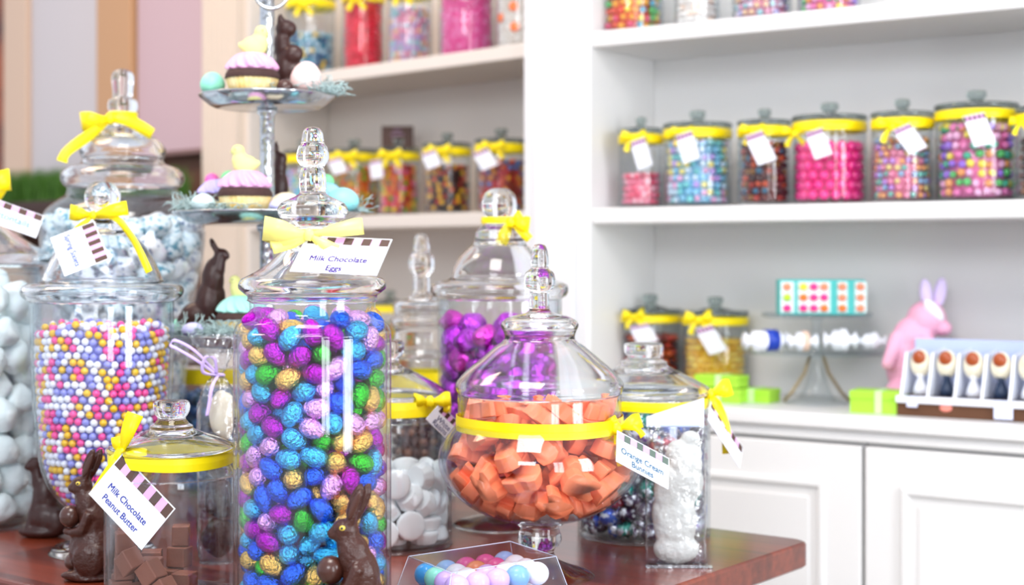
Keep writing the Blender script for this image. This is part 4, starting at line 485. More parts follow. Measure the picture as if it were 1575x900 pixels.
# the wall left of it: mauve blind in a window recess, tan casing, grey wall piece, tan post, orange wood door
def lwall(name, s0, s1, y0, y1, z0, z1, m, kind='structure'):
    o = box(name, (-s1, -s0, y0, y1, z0, z1), m, None, .003); o.location = (P0[0], P0[1], 0); o.rotation_euler = (0, 0, AL)
    if kind: o['kind'] = kind
    return o
TAN = mat('tan_casing_paint', '#b98f68', rough=.5); BEI = mat('beige_post_paint', '#cbb09a', rough=.5); GRY = mat('pale_grey_wall', '#c2bdc0', rough=.7)
OWD = mat('orange_stained_wood', '#9c4a16', rough=.4, noise=('#3c1808', 9, .35, .7)); MAU = mat('mauve_blind_fabric', '#bfa5ac', rough=.8); DARKB = mat('dark_brown_box', '#3a2016', rough=.6)
a, b, c_, d, e = sx(322)[0], sx(208)[0], sx(158)[0], sx(50)[0], sx(15)[0]
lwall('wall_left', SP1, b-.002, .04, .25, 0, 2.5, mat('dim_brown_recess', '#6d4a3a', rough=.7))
lwall('trim_3', b-.008, c_, -.02, .25, 0, 2.5, TAN)
lwall('wall_side', c_, d, -.005, .25, 0, 2.5, GRY)
lwall('trim_4', d, e, -.02, .25, 0, 2.5, BEI)
lwall('door_1', e, e+.9, .05, .10, 0, 2.4, OWD)
sb = sx(265, 0)[1]; zbl = ZC+(393-233)/F*sb
bl = lwall('roller_blind', sx(318, 0)[0], sx(213, 0)[0], -.004, .004, zbl, 2.4, MAU, None); tag_o(bl, 'plain mauve roller blind hanging left of the fluted pilaster', 'blind')
q = lwall('bottom_rail', sx(318, 0)[0]+.002, sx(213, 0)[0]-.002, -.008, .008, zbl-.012, zbl+.002, mat('blind_rail', '#7a5a55'), None); q.parent = bl; q.location = (0, 0, 0); q.rotation_euler = (0, 0, 0)
# ledge with a planter of grass
led = lwall('display_ledge', SP1+.005, d+.02, -.16, -.021, ZC+.09, ZC+.12, DARKB, None); tag_o(led, 'dark brown ledge in the recess, carrying the green grass trays', 'ledge')
box('bracket', (-1.40, -1.38, -.12, -.03, ZC-.04, ZC+.089), DARKB, led); box('bracket', (-1.90, -1.88, -.12, -.03, ZC-.04, ZC+.089), DARKB, led)
rnd = random.Random(3)
GRASS = mat('green_grass_blades', '#3f6d1c', rough=.6)
for s0, s1, hh, lab in ((SP1+.02, 1.44, .085, 'clump of green grass in a brown tray, left of the fluted pilaster'), (1.66, 2.02, .105, 'clump of green grass in a brown tray, left of the tall swirl jar')):
    r = thing('grass_tray', lab, 'planter', (P0[0], P0[1], ZC+.12), AL)
    bm = bmesh.new()
    for z0, z1, in_ in ((0, .03, 0),): addbox(bm, -s1, -s0, -.14, -.03, z0, z1, bev=.003)
    finish(bm, 'tray', DARKB, r, smooth=False)
    bm = bmesh.new()
    for i in range(1500):
        x = rnd.uniform(-s1+.005, -s0-.005); y = rnd.uniform(-.135, -.035); h = hh*rnd.uniform(.5, 1); dx, dy = rnd.uniform(-.02, .02), rnd.uniform(-.02, .02); th = rnd.uniform(0, PI)
        w2 = .0015; cx, cy_ = math.cos(th)*w2, math.sin(th)*w2
        v = [bm.verts.new((x-cx, y-cy_, .028)), bm.verts.new((x+cx, y+cy_, .028)), bm.verts.new((x+dx*.5+cx*.8, y+dy*.5+cy_*.8, .028+h*.6)), bm.verts.new((x+dx*.5-cx*.8, y+dy*.5-cy_*.8, .028+h*.6)), bm.verts.new((x+dx, y+dy, .028+h))]
        bm.faces.new(v[:4]); bm.faces.new((v[3], v[2], v[4]))
    g = finish(bm, 'grass', GRASS, r); g['kind'] = 'stuff'

# ---------------------------------------------------------------- wooden table
TW = math.radians(-3.4)
tl = c2w((1249-787.5)/F*1.995, 1.995)
table = thing('display_table', 'reddish brown butcher block table carrying all the near candy jars', 'table', (tl[0], tl[1], 0), TW+0)
WOOD = wood(); TL_, TD = 2.3, .80
bm = bmesh.new(); r = .022; pts = []
for cx, cy_, a0 in ((-r, -r, 0), (-TL_+r, -r, 90), (-TL_+r, -TD+r, 180), (-r, -TD+r, 270)):
    for i in range(7): a = math.radians(a0+i*15); pts.append((cx+r*math.cos(a), cy_+r*math.sin(a)))
R = []
for ins, z in ((.003, ZT-.034), (0, ZT-.031), (0, ZT-.004), (.0012, ZT-.0012), (.004, ZT)):
    ring = []
    for i, (x, y) in enumerate(pts):
        mx, my = -TL_/2, -TD/2; v = Vector((x-mx, y-my)); sxn = 1 if v.x > 0 else -1; syn = 1 if v.y > 0 else -1
        ring.append(bm.verts.new((x-ins*sxn, y-ins*syn, z)))
    R.append(ring)
for q, w in zip(R, R[1:]):
    for j in range(len(q)): bm.faces.new((q[j], q[(j+1) % len(q)], w[(j+1) % len(q)], w[j]))
bm.faces.new(R[-1]); bm.faces.new(R[0][::-1])
finish(bm, 'tabletop', WOOD, table, smooth=False)
box('apron', (-TL_+.10, -.10, -TD+.10, -.10, ZT-.12, ZT-.035), WOOD, table)
for x in (-.09, -TL_+.09):
    for y in (-.09, -TD+.09):
        lb = lathe_bm([(0, 0), (.022, 0), (.026, .05), (.03, .3), (.036, .5), (.036, .64), (.030, .645), (.030, ZT-.036), (0, ZT-.036)], 24); o = finish(lb, 'leg', WOOD, table, loc=(x, y, 0))

# ---------------------------------------------------------------- jars on the wall shelves
PAL = {'pink': ['#f58ba6', '#f36a86', '#ffc4d0', '#e7506e'], 'pastel': ['#8fd0f0', '#c9a6ec', '#7fd6d8', '#f2e27a', '#d8ecfb', '#f4b4dc'], 'cola': ['#6b1a14', '#a32417', '#c74a1c', '#3b1512', '#2d6a88', '#8a5a1c'],
 'mix': ['#ef7bb8', '#37b08e', '#9b6be0', '#f5e04a', '#f3a05c', '#f7b9e0', '#5cc46c'], 'tropic': ['#ef8fb0', '#f3a869', '#6fbfae', '#c48fe0', '#8fb5d8', '#e8d08a'], 'wine': ['#7b1220', '#b8281e', '#d9591e', '#4b1025'],
 'gold': ['#f2c531', '#e7b021', '#f7da62', '#eebf3c'], 'rain': ['#ef5a3a', '#f2a72e', '#5cc46c', '#f3e04a', '#e8527a', '#5fb8d8'], 'clear': ['#f5f2ee', '#e9e2dc', '#f3d9c6'],
 'jelly': ['#e2431c', '#f08a1c', '#5ba02b', '#f2cf2a', '#8e1a1a', '#ec6fa0'], 'dark': ['#2b100c', '#b01d14', '#e4621a', '#f0b51e', '#4c1a10', '#101010'], 'citrus': ['#ef8b2a', '#f2d04a', '#78b83c', '#e8552a', '#57b0a0'],
 'bears': ['#c01c2a', '#e2591e', '#f0a628', '#8e3020', '#5a7fc0'], 'sea': ['#2f8fb0', '#f0c93a', '#57b0c8', '#bfe0ee', '#3b5f8e'], 'red': ['#f01238', '#ff3558', '#d40a30'], 'speck': ['#e89ab8', '#9fd0d8', '#b8b0e0', '#f0c8a0', '#e8e0f0'],
 'rose': ['#f45fb0', '#f78bc8', '#ef4aa2'], 'blanc': ['#f4efe8', '#f8f4f0', '#ece4dc'], 'night': ['#5a3a30', '#8a5a3c', '#3d241c']}
_pm = {}
def pal(n):
    if n not in _pm: _pm[n] = [mat('candy_%s_%s' % (n, h[1:]), h, rough=.32, coat=.3) for h in PAL[n]]
    return _pm[n]
SOFTW = mat('warm_white_core', '#e8dcd8', rough=.8)
def fill_shell(S, root_label, r, z0, z1, palette, rad, seed, cat='candy', flat=1.0):
    rn = random.Random(seed); bm = bmesh.new(); ms = pal(palette); rows = max(2, int((z1-z0-2*rad)/(rad*1.72)))
    for j in range(rows+1):
        z = z0+rad+j*(z1-z0-2*rad)/max(rows, 1); n = int(2*PI*(r-rad)/(rad*2.05)); ph = rn.random()*6
        for i in range(n):
            a = ph+2*PI*i/n+rn.uniform(-.06, .06); rr = r-rad-rn.random()*rad*.5
            s = rn.uniform(.85, 1.03)
            ball(bm, (rr*math.cos(a), rr*math.sin(a), z+rn.uniform(-.2, .2)*rad), (rad*s, rad*s*flat, rad*s*rn.uniform(.8, 1)), (rn.random()*6, rn.random()*6, 0), 1, rn.randrange(len(ms)))
    nt = int(2.2*(r/rad)**2*.5)
    for i in range(nt):
        a = rn.random()*6.283; q = math.sqrt(rn.random())*(r-rad*1.2)
        ball(bm, (q*math.cos(a), q*math.sin(a), z1-rad*rn.uniform(.6, 1.5)), rad*rn.uniform(.85, 1), None, 1, rn.randrange(len(ms)))
    lathe_bm([(0, z0+.001), (r-2.0*rad, z0+.001), (r-2.0*rad, z1-2.0*rad), (0, z1-2.0*rad)], 24, bm, mi=0)
    o = finish(bm, 'loose_candy', ms); o.location = S.loc; o.rotation_euler = (0, 0, YAW)
    return tag_o(o, root_label, cat, None, 'stuff')
_cj = []
def wall_jar(S, hw, rib, rib2, knob, base, label, clabel, palette, fill, prad, group, tagp=None, bowp=None, seed=1, ribbon=True, balls=False):
    """hw: half width; rib/rib2: ribbon rows; knob: top row; base: row of the shelf (for scale only)"""
    k = S.k; r = hw*k; H = lambda y: (S.yb-y)*k
    root = S.root('candy_jar', label, 'jar', group)
    zt = H(rib); t = .003
    o_ = [(0, 0), (r*.9, 0), (r*.98, .003), (r, .010), (r, H(rib2)-.006), (r*.985, H(rib2)), (r*.985, zt+.003)]
    finish(lathe_bm(o_+[(r*.985-t, zt+.003), (r-t, H(rib2)-.006), (r-t, .010), (r*.9, .007), (0, .007)], 40), 'jar_body', THIN, root)
    if ribbon: 
        bmr = lathe_bm([(r+.0004, H(rib2)), (r+.0016, (H(rib2)+zt)/2), (r+.0004, zt), (r-.0002, zt), (r-.0002, H(rib2)), (r+.0004, H(rib2))], 40); finish(bmr, 'ribbon', YEL, root)
    zk = H(knob)-zt; kr = r*.235
    lp_ = [(r*1.02, zt+.004), (r*1.03, zt+.008), (r*.98, zt+.012), (r*.72, zt+zk*.25), (r*.45, zt+zk*.38), (kr*.9, zt+zk*.48), (kr*.72, zt+zk*.56), (kr, zt+zk*.66), (kr*1.05, zt+zk*.82), (kr*.9, zt+zk*.96), (0, zt+zk)]
    ho = [(r*.90, zt+.004), (r*.66, zt+zk*.25-.004), (r*.40, zt+zk*.38-.004), (0, zt+zk*.40)]
    finish(lathe_bm(ho[::-1]+catmull(lp_, 3), 40), 'lid', GGLASS, root)
    if bowp:
        x, y, s, m = bowp; dy = -math.sqrt(max(r*r-((x-S.px)*k)**2, 1e-6))-.003
        p = S.P(x, y, dy); s = s*k
        bow(root, p, [(165, s, s*.34, s*.2), (20, s, s*.34, s*.2)], [([(-.4*s, -.002, -.5*s), (-.6*s, -.003, -1.0*s)], s*.2), ([(.5*s, -.002, -.5*s), (.8*s, -.003, -.9*s)], s*.2)], m or YEL, s*.22)
    if tagp:
        (x, y), (ux, uy), (dx, dy_) = tagp; dm = -math.sqrt(max(r*r-((x+ux/2+dx/2-S.px)*k)**2, 1e-6))-.006
        cx = x+ux/2+dx/2
        nx = (cx-S.px)*k/r
        U = Vector((ux*k, ux*k*nx*.9, -uy*k)); D = Vector((dx*k, dx*k*nx*.9, -dy_*k))
        tl_ = S.P(x, y, 0); tl_.y = dm-abs(ux*k*nx*.5)-.002
        card(root, tl_, U, D, stripes=9, sh=.16)
    if fill is None: return root
    if balls:
        bm = bmesh.new(); rb = prad; ms = mat('hot_pink_gumball', '#ff2a94', rough=.22, coat=.6)
        me = piece(lambda: (lambda b: (ball(b, (0, 0, 0), rb, None, 3), b)[1])(bmesh.new()), ms)
        rr = r-t-rb-.0005; n = int(2*PI*rr/(2.04*rb)); rows = int((H(fill)-.008)/(rb*1.76)); st = bmesh.new(); any_ = 0
        for j in range(rows):
            for i in range(n):
                a = 2*PI*(i+.5*(j % 2))/n; z = .0075+rb+j*rb*1.76
                if math.sin(a) < .12:
                    q = bpy.data.objects.new('gumball', me); C.objects.link(q); x, y = rr*math.cos(a), rr*math.sin(a)
                    q.location = (S.loc[0]+x*CY-y*SY, S.loc[1]+x*SY+y*CY, S.loc[2]+z); tag_o(q, 'round hot pink gumball in the glass jar fourth along the right middle shelf', 'gumball', 'hot pink gumballs in the shelf jar')
                else: ball(st, (rr*math.cos(a), rr*math.sin(a), z), rb, None, 2); any_ = 1
        q = finish(st, 'gumballs', ms); q.location = S.loc; q.rotation_euler = (0, 0, YAW); tag_o(q, 'mass of hot pink gumballs at the back of the same shelf jar', 'gumballs', None, 'stuff')
    else:
        fill_shell(S, clabel, r-t-.0006, .0075, H(fill), palette, prad, seed)
    return root
def right_spot(px, off, z): 
    _, k = on_plane(px, (0, YF+off), (1, 0)); return Spot(px, k, z)
def left_spot(px, off, z):
    _, k = on_plane(px, (P0[0]+NL[0]*off, P0[1]+NL[1]*off), DL); return Spot(px, k, z)
RJ = [ # px, half width, offset, ribbon top, ribbon bottom, knob top, fill row, palette, piece radius, tag, bow
 (986, 34, .085, 208, 222, 180, 266, 'pink', .006, ((966, 222), (22, -8), (12, 42)), (975, 213, 20), 'small glass jar of pale pink sweets, first on the left of the right middle shelf', 'pale pink sweets half filling the small shelf jar'),
 (1073, 52, .100, 200, 214, 170, 216, 'pastel', .0075, ((1032, 214), (24, -8), (12, 42)), (1050, 206, 18), 'glass jar of blue and lilac pastel sweets, second on the right middle shelf', 'blue and lilac pastel sweets in the second shelf jar'),
 (1176, 41, .085, 196, 211, 167, 218, 'cola', .007, ((1137, 214), (26, -9), (20, 44)), (1158, 203, 20), 'glass jar of dark red and brown sweets, third on the right middle shelf', 'dark red and brown sweets in the third shelf jar'),
 (1276, 56, .105, 189, 204, 158, 218, 'rose', .0098, ((1226, 210), (24, -8), (14, 40)), (1222, 206, 20), 'glass jar of hot pink gumballs, fourth on the right middle shelf', '', ),
 (1388, 47, .090, 184, 199, 152, 212, 'tropic', .0065, ((1358, 206), (26, -12), (26, 36)), (1372, 195, 24), 'glass jar of peach and mauve sweets, fifth on the right middle shelf', 'peach and mauve sweets in the fifth shelf jar'),
 (1502, 62, .110, 172, 186, 139, 190, 'mix', .0085, ((1459, 186), (30, -6), (16, 46)), None, 'widest glass jar of multicoloured sweets near the right end of the middle shelf', 'multicoloured taffy sweets in the widest shelf jar'),
 (1606, 42, .085, 176, 190, 146, 210, 'night', .007, None, (1570, 190, 18), 'glass jar of brown sweets at the far right edge of the middle shelf', 'brown sweets in the jar at the far right edge')]
for i, (px, hw, off, r1, r2, kn, fl, pl, pr, tg, bw, lab, cl) in enumerate(RJ):
    S = right_spot(px, off, ZS1); wall_jar(S, hw, r1, r2, kn, 0, lab, cl, pl, fl, pr, 'candy jars on the right middle shelf', tg, bw+(YEL,) if bw else None, 20+i, balls=(pl == 'rose'))
UJ = [(970, 51, .105, -78, -66, -100, -20, 'rain', .008, 'glass jar of red, yellow and green sweets at the left of the top right shelf', 'red, yellow and green sweets in the top shelf jar'),
 (1072, 35, .085, -60, -50, -80, -10, 'clear', .006, 'narrow glass jar of clear and white sweets, second on the top right shelf', 'clear and white sweets in the narrow top shelf jar'),
 (1172, 46, .09, -90, -78, -115, -40, 'speck', .007, 'glass jar of pastel speckled sweets, third on the top right shelf', 'pastel speckled sweets in the third top shelf jar'),
 (1275, 48, .10, -100, -88, -130, -40, 'mix', .007, 'glass jar of purple and green sweets, only its foot showing on the top right shelf', 'purple and green sweets, lowest layer showing on the top right shelf')]
for i, (px, hw, off, r1, r2, kn, fl, pl, pr, lab, cl) in enumerate(UJ):
    wall_jar(right_spot(px, off, ZS2), hw, r1, r2, kn, 0, lab, cl, pl, fl, pr, 'candy jars on the top right shelf', None, None, 40+i)
CJ = [(1000, 48, .17, 484, 495, 452, 512, 'wine', .008, ((962, 500), (30, -6), (14, 26)), (975, 487, 18), 'glass jar of dark red sweets on the counter, left of the yellow one', 'dark red sweets in the counter jar'),
 (1100, 50, .17, 487, 499, 456, 520, 'gold', .006, ((1061, 504), (26, -8), (22, 38)), (1075, 492, 22), 'glass jar of golden yellow sweets on the counter, behind the lime green boxes', 'golden yellow sweets in the counter jar')]
for i, (px, hw, off, r1, r2, kn, fl, pl, pr, tg, bw, lab, cl) in enumerate(CJ):
    wall_jar(right_spot(px, off, ZCT), hw, r1, r2, kn, 0, lab, cl, pl, fl, pr, 'candy jars on the counter', tg, bw+(YEL,), 50+i)
LJ = [(466, 30, .11, 240, 251, 215, 262, 'pastel', .006, None, 'glass jar of pastel sweets behind the finial of the foil egg jar', 'pastel sweets behind the finial'),
 (545, 40, .11, 238, 249, 214, 256, 'citrus', .0065, ((508, 250), (22, -5), (12, 22)), 'glass jar of citrus coloured sweets at the left of the left middle shelf', 'citrus coloured sweets in the left middle shelf jar'),
 (613, 33, .10, 236, 247, 212, 254, 'jelly', .0065, ((570, 250), (20, -3), (4, 28)), 'glass jar of orange and pink jelly sweets in front of the brown sign', 'orange and pink jelly sweets below the brown sign'),
 (688, 37, .10, 229, 240, 204, 254, 'dark', .0065, ((650, 240), (22, -7), (10, 24)), 'glass jar of dark red and yellow sweets, right of the brown sign', 'dark red, black and yellow sweets right of the sign'),
 (771, 40, .11, 223, 236, 197, 246, 'bears', .0065, ((727, 240), (24, -9), (16, 26)), 'glass jar of red and amber sweets, directly above the ball-knobbed jar', 'red and amber sweets above the ball-knobbed jar'),
 (842, 34, .09, 217, 230, 192, 240, 'citrus', .0065, ((808, 236), (14, -5), (10, 24)), 'glass jar cut off by the pilaster on the left middle shelf', 'orange sweets in the jar cut off by the pilaster')]
for i, (px, hw, off, r1, r2, kn, fl, pl, pr, tg, lab, cl) in enumerate(LJ):
    wall_jar(left_spot(px, off, ZS1), hw, r1, r2, kn, 0, lab, cl, pl, fl, pr, 'candy jars on the left middle shelf', tg, (px-12, r1+4, 18, YEL) if i else None, 60+i)
LU = [(404, 26, .11, 14, 25, -12, 40, 'night', .006, None, 'glass jar of brown sweets at the left end of the top left shelf', 'brown sweets at the left end of the top left shelf'),
 (478, 38, .11, 3, 15, -20, 52, 'sea', .0075, None, 'glass jar of blue and yellow sweets on the top left shelf', 'blue and yellow sweets on the top left shelf'),
 (559, 33, .11, -6, 6, -30, 5, 'red', .006, None, 'glass jar packed with bright red sweets on the top left shelf', 'bright red sweets on the top left shelf'),
 (630, 35, .11, -14, -2, -40, 12, 'speck', .007, None, 'glass jar of pale speckled sweets between the red and the pink jars', 'pale speckled sweets between red and pink jars'),
 (718, 43, .11, -26, -14, -54, -8, 'rose', .006, None, 'wide glass jar of bright pink sweets on the top left shelf', 'bright pink sweets on the top left shelf'),
 (800, 38, .11, -36, -24, -60, -18, 'blanc', .006, None, 'glass jar of white sweets with orange dots, beside the pilaster', 'white sweets beside the pilaster on the top left shelf')]
DOT = mat('orange_sweet', '#ff7a22', rough=.3)
for i, (px, hw, off, r1, r2, kn, fl, pl, pr, tg, lab, cl) in enumerate(LU):
    S = left_spot(px, off, ZS2)
    wall_jar(S, hw, r1, r2, kn, 0, lab, cl, pl, fl, pr, 'candy jars on the top left shelf', tg, (px-12, r1+4, 18, YEL), 70+i)
    if pl == 'blanc':
        for dx, y in ((-10, 15), (-8, 46), (24, 40), (-30, 30), (14, 5)):
            bm = bmesh.new(); ball(bm, (0, 0, 0), (.011, .004, .011)); rr = hw*S.k-.0062; x = dx*S.k; yy = -math.sqrt(rr*rr-x*x); q = finish(bm, 'orange_candy', DOT)
            q.location = (S.loc[0]+x*CY-yy*SY, S.loc[1]+x*SY+yy*CY, S.loc[2]+(S.yb-y)*S.k); q.rotation_euler = (0, 0, YAW+math.atan2(x, -yy)); tag_o(q, 'round orange sweet among the white ones in the jar beside the pilaster', 'candy', 'orange sweets among the white ones')
# brown sign standing on the shelf behind the jars
S = left_spot(611, .165, ZS1); r = S.root('sign', 'small dark brown sign with pink print, standing behind the left middle shelf jars', 'sign')
bm = bmesh.new(); a_, b_ = S.P(587, 231), S.P(636, 194); addbox(bm, a_.x, b_.x, -.003, .003, a_.z, b_.z, bev=.001); finish(bm, 'board', BROWN, r, smooth=False)
bm = bmesh.new()
for y0, x0, x1 in ((199, 605, 617), (206, 601, 621), (213, 603, 619)): p, q = S.P(x0, y0+2.5), S.P(x1, y0); addbox(bm, p.x, q.x, -.0042, -.003, p.z, q.z)
finish(bm, 'lettering', mat('mauve_print', '#8a6a86'), r, smooth=False)
bm = bmesh.new(); p = S.P(611, 231); addbox(bm, -.006, .006, -.003, .003, 0, p.z); addbox(bm, -.03, .03, -.02, .02, 0, .004); finish(bm, 'stand', mat('mauve_stand', '#b070b0'), r, smooth=False)
# greenish jar low on the left counter
wall_jar(left_spot(600, .12, ZCT), 34, 470, 480, 446, 0, 'glass jar of greenish sweets low on the left counter, right of the foil egg jar', 'greenish sweets low on the left counter', 'citrus', 496, .007, 'jars on the left counter', None, None, 90)

# ---------------------------------------------------------------- counter display
LIME = mat('lime_green_card', '#a6dc3c', rough=.5); LIMER = mat('pale_green_ribbon', '#c9f2a8', rough=.4)
def gift(px0, px1, ytop, off, lab, z0=ZCT, h=None, dep=.07, rx=.55, rot=0):
    S = right_spot((px0+px1)/2, off, z0); w = (px1-px0)*S.k*.96
    h = h or (S.yb-ytop)*S.k; r = thing('gift_box', lab, 'box', S.loc, rot, 'lime green gift boxes on the counter')
    box('box_base', (-w/2, w/2, -dep/2, dep/2, 0, h*.62), LIME, r, .0015); box('box_lid', (-w/2-.001, w/2+.001, -dep/2-.001, dep/2+.001, h*.62, h), LIME, r, .0015)
    x = w*(rx-.5); box('ribbon', (x-.006, x+.006, -dep/2-.002, dep/2+.002, h-.001, h+.0012), LIMER, r, .0004); box('ribbon', (x-.006, x+.006, -dep/2-.0022, -dep/2-.001, .001, h+.0012), LIMER, r, .0003)
    return r, h
gift(1312, 1395, 600, .035, 'lime green gift box at the front of the counter, left of the brown display rack', dep=.06, rot=.12)
gift(1128, 1195, 597, .09, 'lime green gift box on the counter, right of the stacked pair', dep=.05)
g1, hh = gift(1068, 1152, 606, .055, 'lime green gift box, lower of the stacked pair before the yellow jar', dep=.05, h=.026)
gift(1072, 1148, 580, .055, 'lime green gift box, upper of the stacked pair before the yellow jar', z0=ZCT+.0275, h=.022, dep=.045)
# two-tier glass stand
CLG = thin_glass('smoky_stand_glass', tint=(.95, .97, .98, 1), refl=1.0, rough=.03)
S = right_spot(1256, .12, ZCT); st = S.root('tiered_stand', 'two tier clear glass cake stand on the counter, beside the pink plush rabbit', 'cake stand')
H = lambda y: (S.yb-y)*S.k
zl = (545-0); z1, z2 = H(543), H(488)
finish(lathe_bm(catmull([(0, 0), (.052, .0), (.050, .004), (.032, .012), (.018, .04), (.011, z1-.012), (.02, z1-.003), (.02, z1)], 4), 40), 'pedestal', CLG, st)
finish(lathe_bm([(0, z1), (.125, z1), (.129, z1+.004), (.128, z1+.008), (.12, z1+.005), (0, z1+.005)], 56), 'lower_plate', CLG, st)
finish(lathe_bm(catmull([(.014, z1+.0052), (.010, z1+.015), (.008, z1+.03), (.010, z2-.006), (.02, z2-.0002)], 4), 32), 'post', CLG, st)
finish(lathe_bm([(0, z2), (.096, z2), (.100, z2+.004), (.099, z2+.008), (.092, z2+.005), (0, z2+.005)], 56), 'upper_plate', CLG, st)
bm = bmesh.new()
for s in (-1, 1): tube_bm(bm, [(s*.012, 0, z1-.004), (s*.022, 0, z1*.6), (s*.045, 0, .02), (s*.06, 0, .004)], .003)
finish(bm, 'scroll_feet', mat('bronze_wire', '#9c8a68', metal=.8, rough=.4), st)
# teal box of coloured sweets on the upper plate
S2 = Spot(1263, S.yc-.02, ZCT+z2+.0052); bx = S2.root('candy_box', 'teal box showing rows of orange, pink and green sweets, on the upper glass plate', 'box')
w, h = 132*S2.k, (S2.yb-430)*S2.k; TEAL = mat('teal_card', '#46b8b4', rough=.5)
box('tray', (-w/2, w/2, -.012, .022, 0, h), TEAL, bx, .002)
rn = random.Random(8); colsx = ['#ff7a2a', '#ff2f8a', '#b6e02a', '#ff8f6a', '#f2e33a']
for c0, c1, nc in ((-.5, -.36, 1), (-.30, .06, 3), (.16, .26, 1), (.36, .48, 1)):
    bm = bmesh.new(); addbox(bm, (c0+.01)*w, (c1-.01)*w+.006, -.0145, -.0125, h*.06, h*.94, bev=.0008); finish(bm, 'window_panel', mat('pale_mint_inner', '#d8f0ee', rough=.4), bx, smooth=False)
    for j in range(3):
        for i in range(nc):
            cx = (c0+(c1-c0)*(i+.5)/nc)*w+.002; bm = bmesh.new(); ball(bm, (cx, -.018, h*(.2+.3*j)), (.0075, .004, .0068))
            finish(bm, 'sweet', mat('box_sweet_%d' % (ci := rn.randrange(5)), colsx[ci], rough=.35), bx)
# wrapped rolls on the lower plate
FOILW = mat('white_wrapper', '#f4f7ff', rough=.25, coat=.5); NAVY = mat('navy_wrapper', '#1d3fae', rough=.3); PEACH = mat('peach_wrapper', '#e8c8b4', rough=.5)
zp = ZCT+z1+.0085
for px, dy, L_, rr_, ang, m2, lab, tilt in ((1178, -.055, .062, .018, .3, NAVY, 'white and navy wrapped candy roll at the left of the lower glass plate', 0), (1234, -.06, .030, .017, .1, PEACH, 'peach and white wrapped candy roll beside the navy one', 0), (1292, -.055, .036, .019, -.15, FOILW, 'white wrapped candy roll right of the glass post', 0), (1340, -.03, .034, .015, -.3, FOILW, 'white wrapped candy roll at the right edge of the lower glass plate', 0)):
    s = Spot(px, S.yc+dy, zp); r = thing('candy_roll', lab, 'candy', s.loc, YAW+ang, 'wrapped rolls on the lower glass plate')
    bm = bmesh.new(); pts = [(0, -L_/2-.012), (rr_*.9, -L_/2-.010), (rr_*.35, -L_/2), (rr_, -L_/2+.006), (rr_, L_/2-.006), (rr_*.35, L_/2), (rr_*.9, L_/2+.010), (0, L_/2+.012)]
    lathe_bm(pts, 20, bm, rmod=lambda a, z: 1+.05*math.sin(6*a)); 
    for v in bm.verts: v.co = Vector((v.co.z, v.co.y, v.co.x+rr_*.93))
    finish(bm, 'wrapper', FOILW, r)
    bm = lathe_bm([(rr_*1.02, -L_*.05), (rr_*1.08, -L_*.05), (rr_*1.08, L_*.32), (rr_*1.02, L_*.32)], 20)
    for v in bm.verts: v.co = Vector((v.co.z, v.co.y, v.co.x+rr_*.93+.0008))
    finish(bm, 'printed_band', m2, r)
# pink plush rabbit
S = right_spot(1404, .15, ZCT); pr = S.root('plush_rabbit', 'pink plush rabbit leaning against the shelf back, right of the glass stand', 'toy')
PLUSH = mat('pink_plush', '#efb0cc', rough=.95, bump=.6, bscale=300); PLW = mat('lilac_plush', '#dccbf2', rough=.95)
P = lambda x, y, dy=0: tuple(S.P(x, y, dy)); k = S.k
blob('body', [('e', P(1398, 555), (34*k, .035, 52*k), (0, .22, 0)), ('e', P(1425, 490), (30*k, .033, 28*k)), ('e', P(1405, 520), (32*k, .03, 34*k)), ('e', P(1385, 598, -.02), (22*k, .03, 13*k)), ('e', P(1425, 594, -.02), (20*k, .03, 14*k)),
  ('c', P(1420, 515, -.02), .013, P(1440, 545, -.045), .011), ('c', P(1380, 520, -.01), .014, P(1366, 560, -.03), .012), ('e', P(1450, 505, -.01), (14*k, .02, 12*k))], PLUSH, pr, .003)
blob('ear', [('e', P(1424, 452), (10*k, .010, 24*k), (0, -.1, 0))], PLW, pr, .002); blob('ear', [('e', P(1446, 450), (10*k, .010, 24*k), (0, .15, 0))], PLW, pr, .002)
blob('scarf', [('e', P(1436, 478, -.022), (10*k, .012, 22*k), (0, -.7, 0))], FOILW, pr, .002)
# brown display rack of wrapped pops
S = right_spot(1500, .06, ZCT); rk = S.root('display_rack', 'brown and white counter display rack at the far right of the counter', 'display rack')
rk.rotation_euler = (0, 0, .04); w0, w1 = -.118, .16; RB = mat('rack_brown', '#5d3a22', rough=.6)
box('base', (w0, w1, -.05, .06, 0, .026), RB, rk); box('front_lip', (w0, w1, -.056, -.05, .022, .034), FOILW, rk)
box('back_board', (w0, w1, .052, .06, .026, .125), mat('pale_blue_board', '#b9c8ee', rough=.5), rk)
for i in range(7): 
    x = w0+.006+i*.0445
    bm = bmesh.new(); v = [(x, -.05, .034), (x+.004, -.05, .034), (x+.004, .05, .034), (x, .05, .034), (x, -.02, .105), (x+.004, -.02, .105), (x+.004, .05, .11), (x, .05, .11)]
    v = [bm.verts.new(q) for q in v]
    for f in ((0, 1, 2, 3), (4, 7, 6, 5), (0, 4, 5, 1), (1, 5, 6, 2), (2, 6, 7, 3), (3, 7, 4, 0)): bm.faces.new([v[j] for j in f])
    finish(bm, 'divider', FOILW, rk, smooth=False)
for x, s in ((w0+.02, .018), (.045, .030), (.098, .02)): box('price_card', (x, x+s, -.0585, -.057, .004 if s > .02 else .016, .034), mat('pale_card', '#dfe6ff'), rk, .0004)
bm = bmesh.new(); ball(bm, (-.035, -.0505, .017), (.011, .0015, .007)); finish(bm, 'emblem', mat('coral_print', '#f09080'), rk)
CRM = mat('cream_chocolate', '#f1ead0', rough=.4, coat=.4); AMB = mat('amber_chocolate', '#a3491b', rough=.35, coat=.3); STK = mat('pop_wrap_dark', '#2a3a55', rough=.3)
